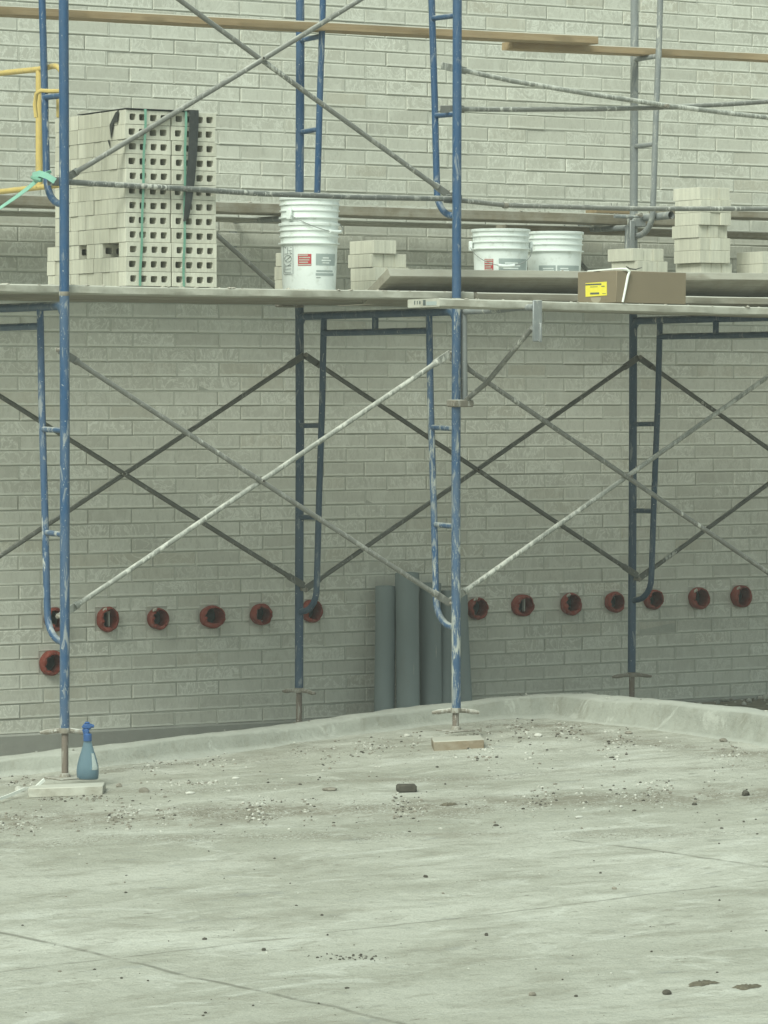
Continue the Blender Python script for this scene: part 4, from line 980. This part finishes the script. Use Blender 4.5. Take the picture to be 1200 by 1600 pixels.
pts = [(p0.x+.04, YB+.30, zb_top+.006), (p0.x+.03, YB+.15, zb_top+.008), (p0.x+.03, YB+.05, zb_top+.010), (atY(972, 419, YB).x, YB-.002, zb_top+.010), (atY(977, 419, YB).x, YB-.008, zb_top+.009), (atY(981.5, 422, YB).x, YB-.010, zb_top-.003), atY(981, 432, YB-.008), atY(977.5, 450, YB-.006), atY(973, 472, YB-.006)]
MB().tube(pts, [.005, .0055, .0055, .006, .0065, .0065, .0065, .006, .0055], 8).build('strap_band', M['white_strap'], t)
t = thing('black_scrap', 'scrap of black strapping sticking up on top of the cardboard box', 'strap', (atY(990, 420, YB).x, YB+.02, zb_top))
MB().tube([atY(978, 416, YB), atY(984, 420, YB), atY(993, 421, YB), atY(1003, 418, YB)], [.002, .0035, .003, .0015], 6).build('scrap_strip', M['black_strap'], t)

# ------------------------------------------------------------------ spray bottle
def glassy(name, col, tr, rough):
    m, nt, bs = newmat(name); bs.inputs['Base Color'].default_value = (*col, 1); bs.inputs['Transmission Weight'].default_value = tr; bs.inputs['Roughness'].default_value = rough; bs.inputs['IOR'].default_value = 1.4; return m
M['bottle'] = glassy('blue_bottle_plastic', (.22, .34, .42), .6, .3)
M['liquid'] = simple('dull_liquid', (.16, .25, .29), .3, .05); M['trigger'] = simple('blue_trigger_plastic', (.03, .09, .25), .45, .08)
by = -.07; bxs = atY(137, 1200, by).x; zb0 = gz(0, 0)+.0445; k = .285
t = thing('spray_bottle', 'blue see-through spray bottle with a darker blue head standing on the left wood block', 'spray bottle', (bxs, by, zb0))
FA = -.545; RZ = Matrix.Rotation(FA, 3, 'Z')
pr = [(.001, .001), (.044, 0), (.049, .006), (.051, .035), (.049, .06), (.042, .09), (.031, .125), (.021, .16), (.016, .18), (.0155, .195)]
mb = MB(); mb.lathe(pr, (bxs, by, zb0), 36, sx=1, sy=.62, rot=RZ); mb.build('bottle_body', M['bottle'], t, smooth_ang=80)
mb = MB(); mb.lathe([(.001, .003), (.041, .003), (.0455, .008), (.0475, .034), (.0468, .040), (.001, .040)], (bxs, by, zb0), 30, sx=1, sy=.58, rot=RZ); mb.build('liquid', M['liquid'], t)
def L_(v): return Vector((bxs, by, zb0)) + RZ @ Vector(v)
mb = MB(); mb.lathe([(.019, .175), (.020, .178), (.019, .205), (.014, .21)], (bxs, by, zb0), 20)
for (x, z, w_, h_) in ((-.004, .218, .024, .03), (-.001, .242, .040, .026), (-.002, .257, .026, .012)): mb.box(L_((x, 0, z)), (w_, .022, h_), .006, RZ)
mb.tube([L_((.015, 0, .245)), L_((.029, 0, .242))], [.009, .007], 10); mb.tube([L_((-.018, 0, .24)), L_((-.024, 0, .236))], [.008, .006], 8)
h = mb.build('spray_head', M['trigger'], t); MB().tube([L_((-.010, 0, .236)), L_((-.020, 0, .225)), L_((-.015, 0, .205)), L_((-.018, 0, .195))], [.005, .005, .004, .003], 8).build('trigger', M['trigger'], h)
mb = MB(); L = []
for i in range(7):
    v = i/6; z = .045+.075*v
    rr = (.0505 if z < .06 else .0505-(z-.06)*.3); a0, a1 = -1.15, -.45
    L.append([mb.bm.verts.new(L_((rr*math.cos(a)*1.015, rr*.62*math.sin(a)*1.02-.0008, z))) for a in [a0+(a1-a0)*(u/5)*(1-.35*v)+.25*v*(a1-a0) for u in range(6)]])
for i in range(6):
    for u in range(5): mb.bm.faces.new([L[i][u], L[i][u+1], L[i+1][u+1], L[i+1][u]])
lb = mb.build('bottle_label', M['label_grey'], t); 
MB().box(L_((.030, -.0245, .052)), (.016, .002, .008), 0, RZ @ Matrix.Rotation(.5, 3, 'Z')).build('label_print', M['ink'], lb)

# ------------------------------------------------------------------ strap on the ground at the left
mb = ribbon([G(-60, 1275)+Vector((0, 0, .01)), G(-10, 1256)+Vector((0, 0, .012)), G(15, 1249)+Vector((0, 0, .018)), G(38, 1243)+Vector((0, 0, .03)), atX(55, 1231, -.17), Vector((-.12, -.03, gz(0, 0)+.05))], .014, None, None, '', up=(0, 0, 1), th=.003)
pp = G(0, 1253); o = mb.build('ground_strap', M['white_strap'], origin=pp); tag(o, 'pale flat cord trailing off the left wood block onto the ground', 'cord')

# ------------------------------------------------------------------ stones and debris
def rock(rnd, r, flat=.65, sub=1):
    b = bmesh.new(); bmesh.ops.create_icosphere(b, subdivisions=sub, radius=r); sx, sy = rnd.uniform(.7, 1.5), rnd.uniform(.6, 1.1); s = rnd.uniform(0, 100)
    for v in b.verts:
        k = 1+.35*noise.noise(v.co/r*1.1+Vector((s, s, s))); v.co = Vector((v.co.x*sx*k, v.co.y*sy*k, v.co.z*flat*k))
    bmesh.ops.rotate(b, matrix=Matrix.Rotation(rnd.uniform(0, 6.28), 3, 'Z'), verts=b.verts); return b
rnd = random.Random(11)
gm = MB()
def scatter(n, fn, rmin, rmax, pal):
    for _ in range(n):
        p = fn()
        if p is None: continue
        if infront(p.x, p.y) > .03: continue
        r = rmin+(rmax-rmin)*rnd.random()**4.5; gm.add(rock(rnd, r), Matrix.Translation((p.x, p.y, pz(p.x, p.y)+r*.25)), rnd.choice(pal))
def band(pts, sd, jit=0):
    def f():
        i = rnd.randrange(len(pts)-1); t_ = rnd.random(); x = pts[i][0]*(1-t_)+pts[i+1][0]*t_; y = pts[i][1]*(1-t_)+pts[i+1][1]*t_
        # clumps
        if noise.noise(Vector((x*.018, y*.05, 3))) + .25*noise.noise(Vector((x*.06, y*.2, 9))) < rnd.uniform(-.05, .40): return None
        return G(x, y+rnd.gauss(0, sd))
    return f
scatter(9000, band([(-20, 1288), (120, 1278), (300, 1270), (500, 1262), (640, 1262), (800, 1252), (1000, 1240), (1220, 1236)], 10), .0010, .009, (0, 1, 1, 1, 2, 2))
scatter(5000, band([(0, 1216), (200, 1198), (430, 1180), (640, 1163), (800, 1142), (880, 1146), (1000, 1160), (1220, 1180)], 9), .0010, .009, (0, 1, 1, 1, 2, 2))
scatter(2200, band([(480, 1192), (640, 1185), (820, 1170), (1000, 1170), (1220, 1195)], 12), .002, .011, (0, 1, 2, 2))
scatter(420, lambda: G(rnd.uniform(-20, 1220), rnd.uniform(1190, 1300)), .002, .009, (0, 0, 1, 2))
scatter(300, lambda: G(rnd.uniform(-20, 1220), rnd.uniform(1290, 1620)), .0015, .007, (0, 0, 0, 1, 2))
scatter(160, lambda: G(rnd.uniform(60, 190), 1247+rnd.gauss(0, 3)), .002, .009, (0, 1, 1))
scatter(150, lambda: G(300+rnd.gauss(0, 28), 1224+rnd.gauss(0, 2)), .002, .008, (2, 2, 2, 1))
scatter(60, lambda: G(545+rnd.gauss(0, 28), 1496+rnd.gauss(0, 3)), .002, .008, (0,))
go = gm.build('gravel', [M['stone_dark'], M['stone_mid'], M['stone_pale']], smooth_ang=0)
tag(go, 'loose gravel and mortar crumbs scattered over the pavement', 'gravel', kind='stuff')
# crumbs on the kerb and behind
gm = MB()
for _ in range(170):
    i = rnd.randrange(40, len(CB)-30); t_ = rnd.uniform(.11, .24); q = CB[i]+CN[i]*t_; r = .0015+.007*rnd.random()**3
    gm.add(rock(rnd, r, .4), Matrix.Translation((q.x, q.y, gz(q.x, q.y)+CH[i]+r*.1-.002)), rnd.choice((0, 1, 1, 2)))
go = gm.build('kerb_crumbs', [M['stone_mid'], M['stone_pale'], M['curb']], smooth_ang=0); tag(go, 'mortar crumbs lying along the top of the kerb', 'gravel', kind='stuff')
gm = MB()
for _ in range(500):
    x = rnd.uniform(-1, 6.5); y = YW-.03-abs(rnd.gauss(0, .12)); r = .006+.022*rnd.random()**2; gm.add(rock(rnd, r), Matrix.Translation((x, y, dz(x, y)+r*.3)), rnd.choice((0, 1, 1, 2)))
go = gm.build('mortar_droppings', [M['stone_mid'], M['stone_pale'], M['curb']], smooth_ang=0); tag(go, 'mortar droppings along the foot of the brick wall', 'gravel', kind='stuff')
def stone(px, py, w_px, flat, mt, lab, sub=2, name='stone', cat='stone', seed=None):
    p = G(px, py); r = w_px*3.0e-3*((p-C0).length/17)/2*.9; rn = random.Random(seed if seed is not None else px)
    mb = MB(); mb.add(rock(rn, r, flat, sub), Matrix.Translation((p.x, p.y, pz(p.x, p.y)+r*flat*.45))); o = mb.build(name, M[mt], origin=(p.x, p.y, p.z), smooth_ang=30); tag(o, lab, cat, 'single stones on the pavement')
p = G(635, 1238); o = MB().box((p.x, p.y, p.z+.018), (.088, .06, .036), .007, Matrix.Rotation(-.45, 3, 'Z')).build('brick_fragment', M['stone_dark'], origin=tuple(p)); tag(o, 'dark broken brick piece lying on the pavement below the middle upright', 'brick fragment')
stone(1042, 1554, 18, .6, 'stone_dark', 'dark angular stone near the bottom right of the pavement')
stone(320, 1468, 9, .6, 'stone_dark', 'small dark stone left of centre near the crossing of the joints'); stone(412, 1484, 8, .7, 'stone_dark', 'small dark stone near the bottom middle left')
stone(760, 1462, 8, .9, 'stone_dark', 'small dark stone on the bare pavement right of centre'); stone(665, 1371, 11, .5, 'stone_dark', 'small dark chip in the middle of the pavement')
stone(225, 1238, 14, .8, 'stone_mid', 'round grey stone just right of the left wood block'); stone(186, 1230, 11, .8, 'stone_mid', 'grey stone touching the right end of the left wood block')
stone(297, 1240, 15, .4, 'stone_pale', 'flat white chip right of the left wood block'); stone(368, 1218, 10, .6, 'stone_pale', 'small pale stone by the kerb between the two front jacks')
stone(515, 1236, 26, .3, 'stone_mid', 'flat grey scrap left of the dark brick piece'); stone(636, 1151, 13, .5, 'stone_pale', 'white stone by the kerb left of the middle front jack')
stone(1165, 1242, 22, .5, 'stone_dark', 'dark lump in the gravel band at the right'); stone(1085, 1257, 10, .5, 'stone_dark', 'small dark lump in the gravel band left of the right edge')
stone(1130, 1159, 14, .6, 'stone_mid', 'brown stone at the foot of the kerb at the right'); stone(982, 1147, 13, .5, 'stone_mid', 'brown chip at the foot of the kerb right of its corner')
stone(841, 1152, 15, .6, 'stone_pale', 'pale stone at the foot of the kerb near its corner'); stone(960, 1389, 9, .7, 'stone_mid', 'small stone on the bare pavement at the right'); stone(832, 1557, 10, .8, 'stone_mid', 'small round stone near the bottom right of centre')
stone(775, 1290, 9, .6, 'stone_dark', 'small dark stone just below the gravel band'); stone(905, 1278, 17, .25, 'stone_pale', 'flat white flake just below the gravel band at the right'); stone(30, 1236, 20, .7, 'stone_pale', 'white lump at the left end of the left wood block')
for (px, py, w_, lab) in ((1098, 1539, 44, 'thin dark mud patch at the lower right, left one of two'), (1168, 1544, 46, 'thin dark mud patch at the lower right, right one of two'), (700, 1258, 36, 'thin dark mud clod in the gravel band right of the brick piece')):
    p = G(px, py); mb = MB(); rn = random.Random(px); r = w_*1.45e-3*.62; n = 26
    ct = mb.bm.verts.new((p.x, p.y, pz(p.x, p.y)+.006)); ring = []
    for k in range(n):
        a = 2*math.pi*k/n; rr = r*(1+.45*noise.noise(Vector((math.cos(a)*1.7, math.sin(a)*1.7, px)))+.2*rn.uniform(-1, 1)); x, y = p.x+math.cos(a)*rr*1.1, p.y+math.sin(a)*rr*.85; ring.append(mb.bm.verts.new((x, y, pz(x, y)+.0005)))
    mid = [mb.bm.verts.new((ct.co.x*.35+v.co.x*.65, ct.co.y*.35+v.co.y*.65, ct.co.z+rn.uniform(-.002, .004))) for v in ring]
    for k in range(n): mb.bm.faces.new([ring[k], ring[(k+1) % n], mid[(k+1) % n], mid[k]]); mb.bm.faces.new([mid[k], mid[(k+1) % n], ct])
    o = mb.build('mud_patch', M['mud'], origin=tuple(p)); tag(o, lab, 'mud')

# ------------------------------------------------------------------ added volume standing in for the pale veil of window glass
hz = MB(); hz.box((2, -6, 1.0), (44, 34, 10.0)); hm = bpy.data.materials.new('haze_veil'); hm.use_nodes = True; hn = hm.node_tree; hn.nodes.clear()
ho = hn.nodes.new('ShaderNodeOutputMaterial'); pv_ = hn.nodes.new('ShaderNodeVolumePrincipled'); pv_.inputs['Density'].default_value = .0032; pv_.inputs['Color'].default_value = (.92, .96, .92, 1)
hn.links.new(pv_.outputs[0], ho.inputs['Volume']); o = hz.build('haze', hm, smooth_ang=0); tag(o, 'added thin pale haze standing in for a window glass veil', 'haze', kind='stuff')
